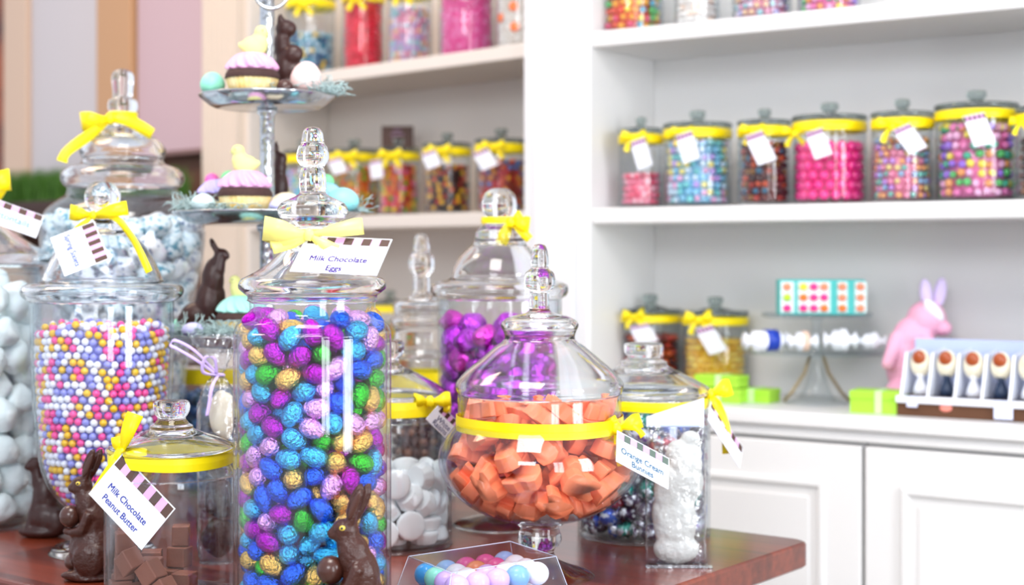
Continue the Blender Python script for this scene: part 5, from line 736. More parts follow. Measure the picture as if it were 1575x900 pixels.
for i in range(6):
    x = w0+.030+i*.0445; p = Vector((x, -.012, .0345)); M = Matrix.Rotation(.04, 4, 'Z') @ p; wx = (S.loc[0]+M.x, S.loc[1]+M.y, S.loc[2]+M.z)
    r = thing('wrapped_pop', 'cream chocolate pop with an amber centre, standing in the brown display rack' if i < 4 else 'plain cream chocolate pop at the right end of the brown display rack', 'candy pop', wx, .04, 'wrapped pops in the display rack')
    bm = bmesh.new(); ball(bm, (0, 0, .052), (.0175, .014, .024), None, 3); finish(bm, 'chocolate_head', CRM, r)
    bm = bmesh.new(); ball(bm, (0, -.010, .062), (.0115, .0075, .0125), None, 3); finish(bm, 'amber_face', AMB if i < 4 else CRM, r)
    finish(lathe_bm([(0, 0), (.014, 0), (.011, .012), (.005, .028), (.010, .034), (0, .034)], 16), 'wrapper', STK if i % 2 else FOILW, r)

# ---------------------------------------------------------------- glass jars on the table
def lump(a, b, c, amp, seed, fr=60, sub=3):
    def f():
        bm = bmesh.new(); ball(bm, (0, 0, 0), (a, b, c), None, sub); r_ = random.Random(seed); o1 = Vector((r_.random()*9, r_.random()*9, r_.random()*9))
        from mathutils import noise
        for v in bm.verts: v.co *= 1+amp*noise.noise(v.co*fr+o1)
        return bm
    return f
# --- tall jar of foil eggs
S = Spot(481, 1.536); main = S.root('apothecary_jar', 'tallest glass jar with turned finial, full of foil eggs, pale yellow bow on its lid', 'jar')
jar_body(S, main, [(0, 962), (108, 962), (117, 957), (120.5, 945), (120.5, 930), (120.5, 700), (120.5, 530), (119, 508), (112, 495), (101, 488), (97, 484), (96, 474), (96.5, 458)], t=.0042)
jar_lid(S, main, [(100, 462), (99, 456), (106, 450), (112, 444), (113, 437), (108, 429), (95, 422), (78, 412), (60, 398), (46, 383), (38, 370), (33, 358), (33, 350), (40, 343), (51, 334), (54, 324), (49, 313), (36, 306), (25, 301), (20, 296), (21, 285), (20, 268), (17.5, 259), (18.5, 255), (24, 247), (25, 238), (22, 226), (18.5, 221), (17, 214), (15, 203), (10, 197), (0, 195)], hollow_above=44, t=.0045)
band(S, main, 36, 353, 363, PALEYEL)
bow(main, S.P(476, 361, -.041), [(172, .046, .0115, .010), (186, .040, .009, .007), (9, .054, .0078, .008), (-30, .034, .0058, .009)], [([(.012, -.004, -.008), (.030, -.012, -.015)], .005), ([(-.015, -.004, -.006), (-.036, -.009, -.013)], .007)], PALEYEL, .0058)
k = S.k
TLp = S.P(474, 363, -.026); TLp.y = -.034
card(main, TLp, (131*k, -.022, -6*k), (-19*k, -.032, -53*k), start=.03, lines=(('Milk Chocolate', .49, .62, .66), ('Eggs', .485, .87, .22)), ink=INKP, name='name_tag')
EGGC = [('blue', '#2f6cf2'), ('light blue', '#4cbcec'), ('green', '#3fc83a'), ('gold', '#f0c268'), ('magenta', '#b412bc'), ('pale pink', '#eeb0f0')]
def foil(n, h, b=1.0, sc=300, r=.2): return mat('foil_'+n, h, rough=r, metal=.92, bdist=.0035, bump=b, bscale=sc)
eggb = lambda: (lambda b: (ball(b, (0, 0, 0), (.0139, .0102, .0102), None, 3), [setattr(v, 'co', Vector((v.co.x, v.co.y*(1-.9*v.co.x*8), v.co.z*(1-.9*v.co.x*8)))) for v in b.verts], b)[2])(bmesh.new())
lowegg = lambda: (lambda b: (ball(b, (0, 0, 0), (.0139, .0102, .0102), None, 1), b)[1])(bmesh.new())
def crinkle(a, b, c, seed, amp=.00030, fr=330, lum=0):
    from mathutils import noise
    def f():
        bm = bmesh.new(); ball(bm, (0, 0, 0), 1, None, 5 if a < .016 else 5); r_ = random.Random(seed); o1 = Vector((r_.random()*9, r_.random()*9, r_.random()*9))
        for v in bm.verts:
            n0 = v.co.copy(); p = Vector((n0.x*a, n0.y*b*(1-.12*n0.x), n0.z*c*(1-.12*n0.x)))
            if lum: p *= 1+lum*noise.noise(p*60+o1)
            q = p*fr+o1; d = abs(noise.noise(q))+.6*abs(noise.noise(q*2.1))
            v.co = p+n0*(amp*(1-2.2*d))
        return bm
    return f
V = [('foil_egg', n+' foil wrapped chocolate egg inside the tallest glass jar', piece(crinkle(.0139, .0102, .0102, 70+i+j*7), foil(n.replace(' ', '_'), h), 'foil_egg')) for j in (0, 1) for i, (n, h) in enumerate(EGGC)]
rn = random.Random(11); picks = [rn.choice([0, 0, 1, 1, 2, 2, 3, 3, 4, 4, 5, 5]) for _ in range(700)]
heap(S, DATA['eggs'], V, lambda i, d: picks[i]+6*(i % 2), .0115, 'foil eggs in the tallest jar', 'foil_eggs', 'mass of mixed foil eggs buried inside the tallest jar', 'eggs', piece(lowegg, V[0][2].materials[0]))

# --- jar of pearl balls
S = Spot(158, 1.92); spr = S.root('apothecary_jar', 'footed tulip glass jar with a faceted ball knob, full of tiny pearl balls', 'jar')
bpf = [(0, 797), (22, 795), (40, 787), (58, 776), (71, 762), (83, 742), (92, 718), (99, 680), (103, 630), (106, 560), (107, 500), (107, 470), (108, 462)]
jar_body(S, spr, bpf, t=.0035)
finish(lathe_bm(catmull(px_prof(S, [(0, 848), (74, 848), (78, 845), (72, 838), (50, 832), (28, 824), (16, 815), (14, 808), (20, 800), (24, 797.4), (0, 797.4)]), 4), 56), 'foot', GLASS, spr)
jar_lid(S, spr, [(112, 462), (119, 456), (122, 449), (120, 441), (108, 436), (93, 433), (86, 418), (76, 397), (62, 376), (44, 359), (28, 349), (17, 342), (12, 335), (13, 329), (20, 322), (26, 311), (27, 300), (23, 289), (14, 281), (0, 279)], hollow_above=34, t=.004, n=48)
band(S, spr, 15, 329, 337)
bow(spr, S.P(144, 331, -.018), [(172, .030, .009, .008), (12, .044, .0085, .010)], [([(.03, -.008, -.004), (.055, -.016, -.032), (.078, -.03, -.072)], .0045), ([(-.012, -.006, -.012), (-.02, -.01, -.02)], .004)], YEL, .005)
k = S.k; TLp = S.P(145, 340, -.032)
card(spr, TLp, (34.5*k, -.036, -57*k), (-61.4*k, -.014, -26.2*k), sh=.27, lines=(('Spring Sixlets', .487, .66, .80),), ink=mat('light_blue_ink', '#3459c0'), name='name_tag')
prof = catmull([(r-.0035-.0052, z+.0035) for r, z in px_prof(S, bpf) if r > .012], 6)
SIXC = [('bright pink', '#ff4fa4'), ('gold', '#f5c21c'), ('white', '#f3f4ff'), ('lavender blue', '#9497e8')]
SM = [mat('pearl_'+n.replace(' ', '_'), h, rough=.3, coat=.4) for n, h in SIXC]
rb = .0050; meb = [piece(lambda: (lambda b: (ball(b, (0, 0, 0), rb, None, 2), b)[1])(bmesh.new()), m, 'pearl_ball') for m in SM]
rn = random.Random(4); ztop = (S.yb-502)*S.k; balls = []; acc = 0; last = prof[0]; step = rb*1.80; row = 0
for q in prof[1:]:
    seg = math.hypot(q[0]-last[0], q[1]-last[1])
    while acc+seg >= step:
        f = (step-acc)/seg; last = (last[0]+(q[0]-last[0])*f, last[1]+(q[1]-last[1])*f); seg = math.hypot(q[0]-last[0], q[1]-last[1]); acc = 0; row += 1
        if last[1] > ztop: break
        n = max(1, int(2*PI*last[0]/(rb*2.07)))
        for i in range(n):
            a = 2*PI*(i+.5*(row % 2))/n+rn.uniform(-.012, .012); rr = last[0]-rn.random()*.0012
            balls.append((rr*math.cos(a), rr*math.sin(a), last[1]+rn.uniform(-.0007, .0007)+.0025*math.sin(a*3+1)*(last[1]/ztop)))
    acc += seg; last = q
rt = prof[-6][0]
for i in range(520):
    a = rn.random()*6.283; q = math.sqrt(rn.random())*(rt-.006); z = ztop+rn.uniform(-.004, .003)+.003*math.sin(a*3+1)
    if all((b[0]-q*math.cos(a))**2+(b[1]-q*math.sin(a))**2+(b[2]-z)**2 > (1.9*rb)**2 for b in balls[-900:]): balls.append((q*math.cos(a), q*math.sin(a), z))
order = sorted(range(len(balls)), key=lambda i: balls[i][1]); sel = set(order[:300]); stb = bmesh.new()
core = lathe_bm([(0, prof[0][1]+.004)]+[(max(r-.0045, .001), z) for r, z in prof if z < ztop-.006]+[(0, ztop-.006)], 32, stb, mi=3)
for i, b in enumerate(balls):
    c_ = rn.choice([0, 1, 2, 2, 3, 3, 0, 1, 2, 2])
    if i in sel:
        o = bpy.data.objects.new('pearl_ball', meb[c_]); C.objects.link(o); o.location = (S.loc[0]+b[0]*CY-b[1]*SY, S.loc[1]+b[0]*SY+b[1]*CY, S.loc[2]+b[2])
        tag_o(o, SIXC[c_][0]+' pearl candy ball in the tulip jar with the faceted knob', 'candy', 'pearl balls in the tulip jar')
    else: ball(stb, b, rb, None, 1 if b[1] > 0 else 2, c_)
o = finish(stb, 'pearl_balls', SM); o.location = S.loc; o.rotation_euler = (0, 0, YAW); tag_o(o, 'mass of pink, gold, white and lavender pearl balls filling the tulip jar', 'candy', None, 'stuff')

# --- white cottontail jar at the left edge
S = Spot(-58, 2.12); cot = S.root('apothecary_jar', 'large glass jar of white powdery lumps cut off by the left edge of the picture', 'jar')
jar_body(S, cot, [(0, 805), (108, 805), (115, 800), (117, 790), (117, 600), (117, 440), (114, 420), (112, 408)], t=.004)
jar_lid(S, cot, [(118, 408), (130, 403), (134, 396), (128, 388), (105, 376), (80, 360), (55, 338), (35, 318), (24, 304), (20, 294), (26, 284), (32, 270), (30, 250), (18, 236), (0, 232)], hollow_above=38)
k = S.k; bow(cot, S.P(-22, 282, -.05), [(8, .034, .014, .012), (-30, .03, .012, .01), (175, .03, .012, .01)], [([(-.01, -.01, -.02), (-.02, -.02, -.05)], .006)], YEL, .006)
card(cot, S.P(-40, 294, -.085), (107*k, -.01, -37*k), (-5*k, -.02, -33*k), lines=(('Cottontails', .55, .58, .62),), ink=mat('pale_blue_ink', '#7fb4e0'), sh=.24, name='name_tag')
POW = mat('powdery_white_candy', '#f4feff', rough=.9, bump=1, bscale=110)
V = [('white_lump', 'white powdery lump in the jar cut off by the left edge', piece(lump(.0245, .0225, .0215, .28, 5+i), POW, 'white_lump')) for i in range(3)]
heap(S, DATA['cotton'], V, lambda i, d: i % 3, .022, 'white powdery lumps in the left edge jar', 'white_lumps', 'buried mass of white powdery lumps in the left edge jar', 'candy', None, cap=60)

# --- tall swirl jar at the back left
S = Spot(189, 2.28); bl_ = S.root('apothecary_jar', 'big back left tulip glass jar with stacked lid, full of pale blue swirled candy', 'jar')
bpf = [(0, 742), (22, 740), (42, 728), (62, 706), (78, 672), (90, 625), (98, 560), (104, 490), (112, 440), (120, 400), (124, 365), (122, 340), (113, 322), (98, 309), (86, 301), (83, 292), (84, 284)]
jar_body(S, bl_, bpf, t=.004)
finish(lathe_bm(catmull(px_prof(S, [(0, 776), (62, 776), (66, 773), (50, 766), (24, 758), (15, 752), (22, 744), (26, 742.4), (0, 742.4)]), 4), 48), 'foot', GLASS, bl_)
jar_lid(S, bl_, [(88, 286), (92, 279), (92, 269), (82, 259), (64, 252), (61, 244), (65, 234), (62, 224), (50, 213), (35, 203), (24, 194), (18, 186), (17, 178), (20, 173), (23, 163), (20, 154), (15.5, 150), (16, 135), (17, 120), (14, 111), (6, 107), (0, 107)], hollow_above=36)
band(S, bl_, 21, 173, 190); k = S.k
bow(bl_, S.P(170, 183, -.028), [(186, .044, .013, .014), (200, .034, .010, .012)], [([(-.025, -.02, -.025), (-.05, -.05, -.052), (-.055, -.06, -.068)], .008), ([(.03, -.006, -.004), (.066, -.012, -.024)], .009)], YEL, .008)
SWM = [mat('pale_blue_swirl', '#eefaff', rough=.35, coat=.5, noise=('#5aa0b8', 110, .52, .60)), mat('grey_swirl', '#fbfcff', rough=.35, coat=.5, noise=('#7f8fb0', 95, .53, .62))]
V = [('swirl_candy', ('pale blue and white' if i < 2 else 'grey and white')+' swirled candy in the big jar at the back left', piece(lump(.0235, .0178, .0158, .34, 15+i, 75), SWM[i//2], 'swirl_candy')) for i in range(4)]
heap(S, DATA['blue'], V, lambda i, d: i % 4, .018, 'swirled candies in the back left jar', 'swirl_candies', 'buried mass of swirled candy in the back left jar', 'candy', None, cap=140)

# --- peanut butter jar
S = Spot(264, 1.643); pbj = S.root('cookie_jar', 'nearly empty straight glass jar with flat knob, tag reading Milk Chocolate Peanut Butter', 'jar')
jar_body(S, pbj, [(0, 925), (94, 925), (100, 919), (101.5, 905), (101.5, 745), (100, 730), (96, 720), (93, 712), (92, 704), (93, 694)], t=.004)
jar_lid(S, pbj, [(96, 694), (97, 689), (92, 684), (72, 675), (50, 667), (34, 660), (32, 655), (27, 652), (24, 648), (21, 643), (25, 637), (28, 628), (27, 620), (22, 616), (0, 615)], hollow_above=36)
band(S, pbj, 94, 690, 712, wave_px=2.5); k = S.k; r = 94*k
bow(pbj, S.P(188, 700, -.045), [(72, .046, .0085, .008), (-8, .026, .0065, .006), (100, .020, .008, .005)], [([(-.006, -.008, -.012), (-.024, -.012, -.040)], .0075), ([(-.008, -.006, -.006), (-.004, -.010, -.026)], .006)], YEL, .008)
p = S.P(188.6, 697.5, -.055)
card(pbj, p, (85*k, -.020, -77.5*k), (-46.5*k, -.010, -58*k), lines=(('Milk Chocolate', .48, .60, .68), ('Peanut Butter', .484, .82, .66)), ink=INKB, sh=.24, name='name_tag')
CUB = mat('milk_chocolate_square', '#8a5240', rough=.5, bump=.3, bscale=120)
def cube(): 
    bm = bmesh.new(); addbox(bm, -.0113, .0113, -.0113, .0113, -.0098, .0098, bev=.0016); return bm
V = [('chocolate_square', 'square chocolate piece at the bottom of the nearly empty jar', piece(cube, CUB, 'chocolate_square'))]
for f in V[0][2].polygons: f.use_smooth = False
heap(S, DATA['cubes'], V, lambda i, d: 0, .012, 'chocolate squares in the nearly empty jar', 'chocolate_squares', 'chocolate squares buried in the nearly empty jar', 'chocolate', None)

# --- orange footed bowl jar
S = Spot(830, 1.776); orj = S.root('apothecary_jar', 'footed glass bowl jar with a pointed finial and yellow ribbon, full of orange candies', 'jar')
jar_body(S, orj, [(0, 806), (36, 803), (72, 794), (105, 779), (132, 757), (149, 733), (156, 710), (153, 688), (142, 669), (131, 655), (127, 645), (126, 630), (126, 606)], t=.0038)
finish(lathe_bm(catmull(px_prof(S, [(0, 893), (84, 893), (88, 889), (78, 880), (52, 871), (30, 861), (22, 850), (25, 842), (32, 836), (34, 826), (31, 816), (30, 809), (34, 806.2), (0, 806.5)]), 4), 56), 'foot', GLASS, orj)
jar_lid(S, orj, [(125, 605), (128, 599), (129, 591), (125, 583), (112, 569), (92, 552), (72, 535), (58, 525), (54, 518), (57, 508), (60, 500), (55, 492), (42, 486), (26, 482), (16, 477), (15, 462), (15, 449), (19, 446), (24, 439), (24, 428), (21, 419), (14, 413), (14, 402), (12, 386), (8, 377), (0, 375)], hollow_above=50, t=.004)
band(S, orj, 127.5, 638, 661, wave_px=1.2); k = S.k
q = S.P(948, 659, -.05)
bow(orj, q, [(18, .030, .0075, .008), (195, .020, .0095, .006), (120, .014, .006, .004)], [([(.004, -.006, -.02), (.008, -.008, -.042)], .0075), ([(.02, -.01, .002), (.03, -.012, -.008)], .004)], YEL, .007)
card(orj, S.P(949, 662, -.062), (79*k, .012, -44*k), (-3*k, -.012, -44*k), stripes=8, cols=(PINKP, mat('grey_green_print', '#55665c')), lines=(('Orange Cream', .49, .56, .80), ('Bunnies', .50, .82, .42)), ink=INKT, sh=.22, name='name_tag')
ORM = mat('orange_cream_candy', '#ff8b60', rough=.42, coat=.2, bump=.15, bscale=90)
def bunny(seed):
    def f():
        out = [(-.0225, -.004), (-.018, -.0135), (-.008, -.0155), (.001, -.0115), (.008, -.0155), (.022, -.0135), (.024, -.007), (.013, -.0015), (.013, .0015), (.024, .007), (.022, .0135), (.008, .0155), (.001, .0115), (-.008, .0155), (-.018, .0135), (-.0225, .004)]
        bm = bmesh.new(); z = .0088; r_ = random.Random(seed)
        out = [(x*r_.uniform(.97, 1.02), y*r_.uniform(.97, 1.02)) for x, y in out]
        a = [bm.verts.new((x*1.0, y*1.0, -z)) for x, y in out]; b = [bm.verts.new((x*.86, y*.86, z)) for x, y in out]
        bm.faces.new(a[::-1]); bm.faces.new(b)
        for i in range(len(out)): bm.faces.new((a[i], a[(i+1) % len(out)], b[(i+1) % len(out)], b[i]))
        bmesh.ops.bevel(bm, geom=list(bm.edges), offset=.0030, segments=3, affect='EDGES', profile=.5, clamp_overlap=True)
        return bm
    return f
V = [('orange_candy', 'chunky orange bunny shaped candy in the footed bowl jar', piece(bunny(30+i), ORM, 'orange_candy')) for i in range(4)]
heap(S, DATA['orange'], V, lambda i, d: i % 4, .017, 'orange candies in the footed bowl jar', 'orange_candies', 'buried mass of orange candies in the footed bowl jar', 'candy', None, cap=90)

# --- purple jar with ball knob
S = Spot(768, 2.106); pj = S.root('apothecary_jar', 'footed glass jar with a domed lid and round ball knob, holding purple foil candies', 'jar')
jar_body(S, pj, [(0, 782), (28, 780), (52, 764), (72, 738), (84, 705), (91, 650), (94, 590), (95.5, 520), (96, 470), (96, 458)], t=.0038)
finish(lathe_bm(catmull(px_prof(S, [(0, 808), (66, 808), (70, 805), (55, 799), (26, 793), (16, 789), (20, 784), (26, 782.3), (0, 782.4)]), 4), 48), 'foot', GLASS, pj)
jar_lid(S, pj, [(98, 458), (104, 453), (106, 445), (103, 437), (90, 432), (76, 428), (72, 415), (62, 396), (50, 383), (42, 376), (38, 368), (36, 356), (28, 348), (22, 343), (21, 338), (25, 328), (27, 314), (24, 300), (14, 291), (0, 289)], hollow_above=40)
band(S, pj, 27, 334, 344); bow(pj, S.P(786, 342, -.020), [(-8, .026, .010, .010), (30, .018, .008, .008)], [([(-.008, -.006, -.014), (-.014, -.01, -.032)], .008), ([(.014, -.006, -.012), (.026, -.012, -.024)], .006)], YEL, .007)
PUR = [foil('violet', '#bb3ad0', .9, 150, .3), foil('hot_violet', '#e045c8', .9, 150, .3)]
V = [('foil_candy', ('violet' if i < 3 else 'pinkish purple')+' foil wrapped candy in the ball-knobbed jar', piece(crinkle(.0208, .0163, .0153, 50+i, .0006, 190, .25), PUR[i//3], 'foil_candy')) for i in range(4)]
heap(S, DATA['purple'], V, lambda i, d: i % 4, .0165, 'purple foil candies in the ball-knobbed jar', 'foil_candies', 'buried mass of purple foil candies in the ball-knobbed jar', 'candy', piece(lump(.0208, .0163, .0153, .15, 50, 60, 2), PUR[0]), cap=90)

# --- jar of white cups, half hidden by the egg jar
S = Spot(600, 1.964); wj = S.root('cookie_jar', 'straight glass jar of fluted white candy cups, half hidden by the tall foil egg jar', 'jar')
jar_body(S, wj, [(0, 838), (88, 838), (94, 832), (95, 822), (95, 660), (94, 645), (91, 636), (91, 612)], t=.0038)
jar_lid(S, wj, [(92, 611), (93, 606), (86, 600), (62, 585), (38, 572), (22, 564), (15, 559), (14, 552), (20, 545), (22, 532), (18, 524), (0, 521)], hollow_above=36)
band(S, wj, 92.5, 611, 634); k = S.k
bow(wj, S.P(662, 618, -.062), [(8, .026, .008, .008), (172, .022, .008, .008)], [([(.01, -.004, -.004), (.024, -.006, -.010)], .005)], YEL, .007)
card(wj, S.P(676, 621, -.07), (33*k, .018, -35*k), (-20*k, -.008, -22*k), start=.12, stripes=7, sh=.28, lines=(('White', .5, .56, .55), ('Raisins', .5, .82, .62)), ink=mat('dim_ink', '#8a90b0'), name='name_tag')
WC = mat('white_candy_cup', '#fbfeff', rough=.55, bump=.2, bscale=60)
cup = lambda: lathe_bm(catmull([(0, -.008), (.013, -.008), (.0155, -.006), (.0182, .002), (.0188, .006), (.016, .009), (0, .0095)], 3), 36, rmod=lambda a, z: 1+.035*math.cos(12*a)*(z < .004))
V = [('candy_cup', 'fluted white candy cup in the jar half hidden by the foil egg jar', piece(cup, WC, 'candy_cup'))]
heap(S, DATA['white'], V, lambda i, d: 0, .018, 'white candy cups', 'candy_cups', 'buried white candy cups', 'candy', None)

# --- narrow jar with a tall finial behind it
S = Spot(648, 2.35); nj = S.root('apothecary_jar', 'narrow glass jar with tall thin finial and stepped lid behind the candy cup jar', 'jar')
jar_body(S, nj, [(0, 765), (46, 765), (52, 760), (53, 750), (53, 640), (50, 610), (46, 598), (46, 560), (44, 548)], t=.003)
jar_lid(S, nj, [(47, 549), (50, 543), (46, 535), (42, 520), (41, 505), (46, 498), (47, 490), (42, 485), (43, 475), (42, 465), (30, 461), (20, 457), (14, 452), (13, 440), (13, 425), (17, 418), (20, 408), (19, 396), (14, 388), (12, 374), (8, 362), (0, 358)], hollow_above=38)
band(S, nj, 47, 570, 594)
V2 = mat('olive_sweet', '#a8a04a', rough=.4)
fill_shell(S, 'olive and brown sweets in the narrow jar with the tall finial', 53*S.k-.004, .006, (S.yb-625)*S.k, 'night', .008, 99)

# --- low jar behind the cupcake stand
S = Spot(335, 2.42); lj = S.root('cookie_jar', 'ribboned glass jar of dark blue sweets behind the foot of the cupcake stand', 'jar')
jar_body(S, lj, [(0, 754), (68, 754), (73, 749), (74, 740), (74, 610), (73, 595), (70, 588), (70, 562)], t=.0035)
jar_lid(S, lj, [(71, 562), (72, 557), (64, 549), (46, 541), (30, 536), (20, 532), (17, 528), (20, 522), (19, 516), (0, 514)], hollow_above=32)
band(S, lj, 71.5, 563, 586)
_pm['bluey'] = [mat('candy_blue_%d' % i, h, rough=.35, coat=.3) for i, h in enumerate(('#2b5f9e', '#1d3a6e', '#4a86c0', '#27506e'))]
fill_shell(S, 'dark blue sweets in the ribboned jar under the cupcake stand', 74*S.k-.0042, .007, (S.yb-600)*S.k, 'bluey', .010, 98)

# --- jar of twist-wrapped candies behind the white bag
S = Spot(990, 2.037); rj = S.root('cookie_jar', 'wide glass jar of twist-wrapped candies with a chunky knob, behind the clear bag', 'jar')
jar_body(S, rj, [(0, 822), (92, 822), (100, 816), (102, 805), (102, 660), (101, 640), (98, 628), (97, 606)], t=.0038)
jar_lid(S, rj, [(99, 607), (103, 601), (98, 594), (78, 583), (56, 572), (38, 563), (36, 557), (28, 553), (24, 549), (29, 543), (30, 534), (26, 528), (0, 526)], hollow_above=42)
band(S, rj, 98.5, 609, 624, wave_px=2); k = S.k
bow(rj, S.P(1092, 606, -.022), [(18, .030, .010, .009), (160, .016, .006, .006)], [([(.008, -.012, -.014), (.018, -.02, -.045), (.020, -.02, -.078)], .0065)], YEL, .006)
card(rj, S.P(1094, 616, -.03), (46*k, -.010, -70*k), (-10*k, -.03, -26*k), sh=.3, name='name_tag')
WRP = [('blue', '#2455c0'), ('dark purple', '#3a2448'), ('silver white', '#dfe4ee'), ('red', '#c02848'), ('teal', '#1d9a8a')]
def twist(seed):
    def f():
        bm = lathe_bm([(0, -.021), (.008, -.0205), (.0075, -.019), (.0025, -.0135), (.006, -.012), (.0105, -.006), (.0112, 0), (.0105, .006), (.006, .012), (.0025, .0135), (.0075, .019), (.008, .0205), (0, .021)], 14, rmod=lambda a, z: 1+.14*math.sin(5*a+seed)*(abs(z) > .012))
        for v in bm.verts: v.co = Vector((v.co.z, v.co.y, v.co.x))
        return bm
    return f
V = [('wrapped_candy', n+' twist-wrapped candy in the wide jar behind the clear bag', piece(twist(i), mat('twist_'+n.replace(' ', '_'), h, rough=.28, metal=.3, coat=.4, noise=('#e8ecf4' if i != 2 else '#7a4a9a', 120, .5, .62)), 'wrapped_candy')) for i, (n, h) in enumerate(WRP)]
rn = random.Random(21); pk = [rn.choice([0, 0, 1, 1, 2, 2, 3, 4]) for _ in range(300)]
heap(S, DATA['wrapped'], V, lambda i, d: pk[i], .0125, 'twist-wrapped candies in the wide jar', 'wrapped_candies', 'buried mass of twist-wrapped candies in the wide jar', 'candy', None, cap=150)

# ---------------------------------------------------------------- chocolate rabbits
EYE = mat('yellow_icing_eye', '#e8c84a', rough=.3); PUP = mat('dark_pupil', '#1c2a3a', rough=.2)
def upright_rabbit(S, label, sc=1.0, rot=0):
    r = S.root('chocolate_rabbit', label, 'chocolate rabbit'); r.rotation_euler = (0, 0, YAW+rot); u = .000626*sc
    P = lambda x, z, y=0: (x*u, y*u, z*u)
    blob('body', [('e', P(12, 60, 0), (50*u, 38*u, 62*u)), ('e', P(13, 112), (30*u, 30*u, 52*u)), ('e', P(2, 150), (25*u, 24*u, 36*u)), ('c', P(-4, 158), 22*u, P(-10, 180), 17*u),
      ('e', P(-12, 191), (22*u, 17*u, 18*u), (0, .15, 0)), ('e', P(-27, 184), (14*u, 11*u, 10*u), (0, .25, 0)), ('e', P(-33, 182), (7*u, 8*u, 6*u)), ('e', P(-16, 184, 0), (15*u, 16.5*u, 11*u)),
      ('e', P(4, 236, -8), (11*u, 4.5*u, 33*u), (0, .34, 0)), ('e', P(12, 232, 9), (12*u, 4.5*u, 36*u), (0, .42, 0)), ('c', P(-4, 202, -7), 8*u, P(3, 222, -8), 7*u), ('c', P(-2, 202, 8), 8*u, P(8, 218, 9), 7*u),
      ('c', P(8, 132, -26), 12*u, P(-4, 104, -29), 10*u), ('c', P(-4, 104, -29), 10*u, P(-31, 98, -17), 7*u), ('e', P(-38, 100, -13), (9*u, 7*u, 7*u)),
      ('c', P(8, 132, 26), 12*u, P(-4, 104, 29), 10*u), ('c', P(-4, 104, 29), 10*u, P(-31, 98, 17), 7*u), ('e', P(-38, 100, 13), (9*u, 7*u, 7*u)),
      ('e', P(12, 48, -30), (34*u, 15*u, 36*u)), ('e', P(12, 48, 30), (34*u, 15*u, 36*u)), ('e', P(-18, 14, -24), (30*u, 12*u, 10*u)), ('e', P(-18, 14, 24), (30*u, 12*u, 10*u)), ('e', P(4, 7), (54*u, 38*u, 9*u)), ('e', P(58, 40), (14*u, 14*u, 15*u))], CHOC, r, .0021*sc, 2)
    bm = bmesh.new(); ball(bm, P(-35, 128), (21.5*u, 20*u, 22.5*u), None, 4); finish(bm, 'held_egg', mat('smooth_chocolate', '#45241b', rough=.28, coat=.3), r)
    bm = bmesh.new(); ball(bm, P(-30, 36, 0), (17*u, 17*u, 17*u), None, 4); finish(bm, 'lower_egg', mat('smooth_chocolate'), r)
    for s in (-1, 1):
        bm = bmesh.new(); ball(bm, P(-15, 196, s*15.2), (5*u, 2.6*u, 4.2*u)); e = finish(bm, 'eye', EYE, r)
        bm = bmesh.new(); ball(bm, P(-15.5, 196, s*17), (2.3*u, 1.4*u, 2.3*u)); finish(bm, 'pupil', PUP, e)
        bm = bmesh.new()
        q = ball(bm, P(12 if s > 0 else 4, 232, s*9-5), (6*u, 1.5*u, 26*u), (0, .38, 0)); finish(bm, 'inner_ear', mat('smooth_chocolate'), r)
    return r
upright_rabbit(Spot(543, 1.433), 'milk chocolate rabbit with upright ears holding an egg, in front of the foil egg jar', .98)
upright_rabbit(Spot(135, 1.752), 'milk chocolate rabbit with upright ears holding an egg, left of the nearly empty jar', .93)
def sitting_rabbit(S, label, parts, name='chocolate_rabbit', m=DCHOC, vox=.0024):
    r = S.root(name, label, 'chocolate rabbit'); k = S.k
    f = []
    for q in parts:
        if q[0] == 'e': c = S.P(q[1], q[2]); f.append(('e', (c.x, q[3]*k, c.z), (q[4]*k, q[5]*k, q[6]*k), (0, q[7] if len(q) > 7 else 0, 0)))
        else: a = S.P(q[1], q[2]); b = S.P(q[5], q[6]); f.append(('c', (a.x, q[3]*k, a.z), q[4]*k, (b.x, q[7]*k, b.z), q[8]*k))
    blob('body', f, m, r, vox, 2)
    return r
S = Spot(72, 2.02); 
r = sitting_rabbit(S, 'dark chocolate rabbit sitting between the left edge jar and the pearl ball jar', [('e', 66, 816, 0, 38, 26, 12), ('e', 72, 796, 0, 30, 24, 30), ('e', 70, 765, 0, 20, 18, 36), ('c', 62, 745, 0, 13, 58, 725, 0, 11), ('e', 54, 715, 0, 13, 11, 12), ('e', 44, 718, 0, 7, 8, 6), ('e', 72, 711, -7, 20, 5, 6, .3), ('e', 72, 711, 7, 20, 5, 6, .3), ('c', 60, 770, -10, 8, 48, 812, -14, 6), ('c', 60, 770, 10, 8, 48, 812, 14, 6), ('e', 88, 800, 14, 18, 10, 22), ('e', 88, 800, -14, 18, 10, 22)])
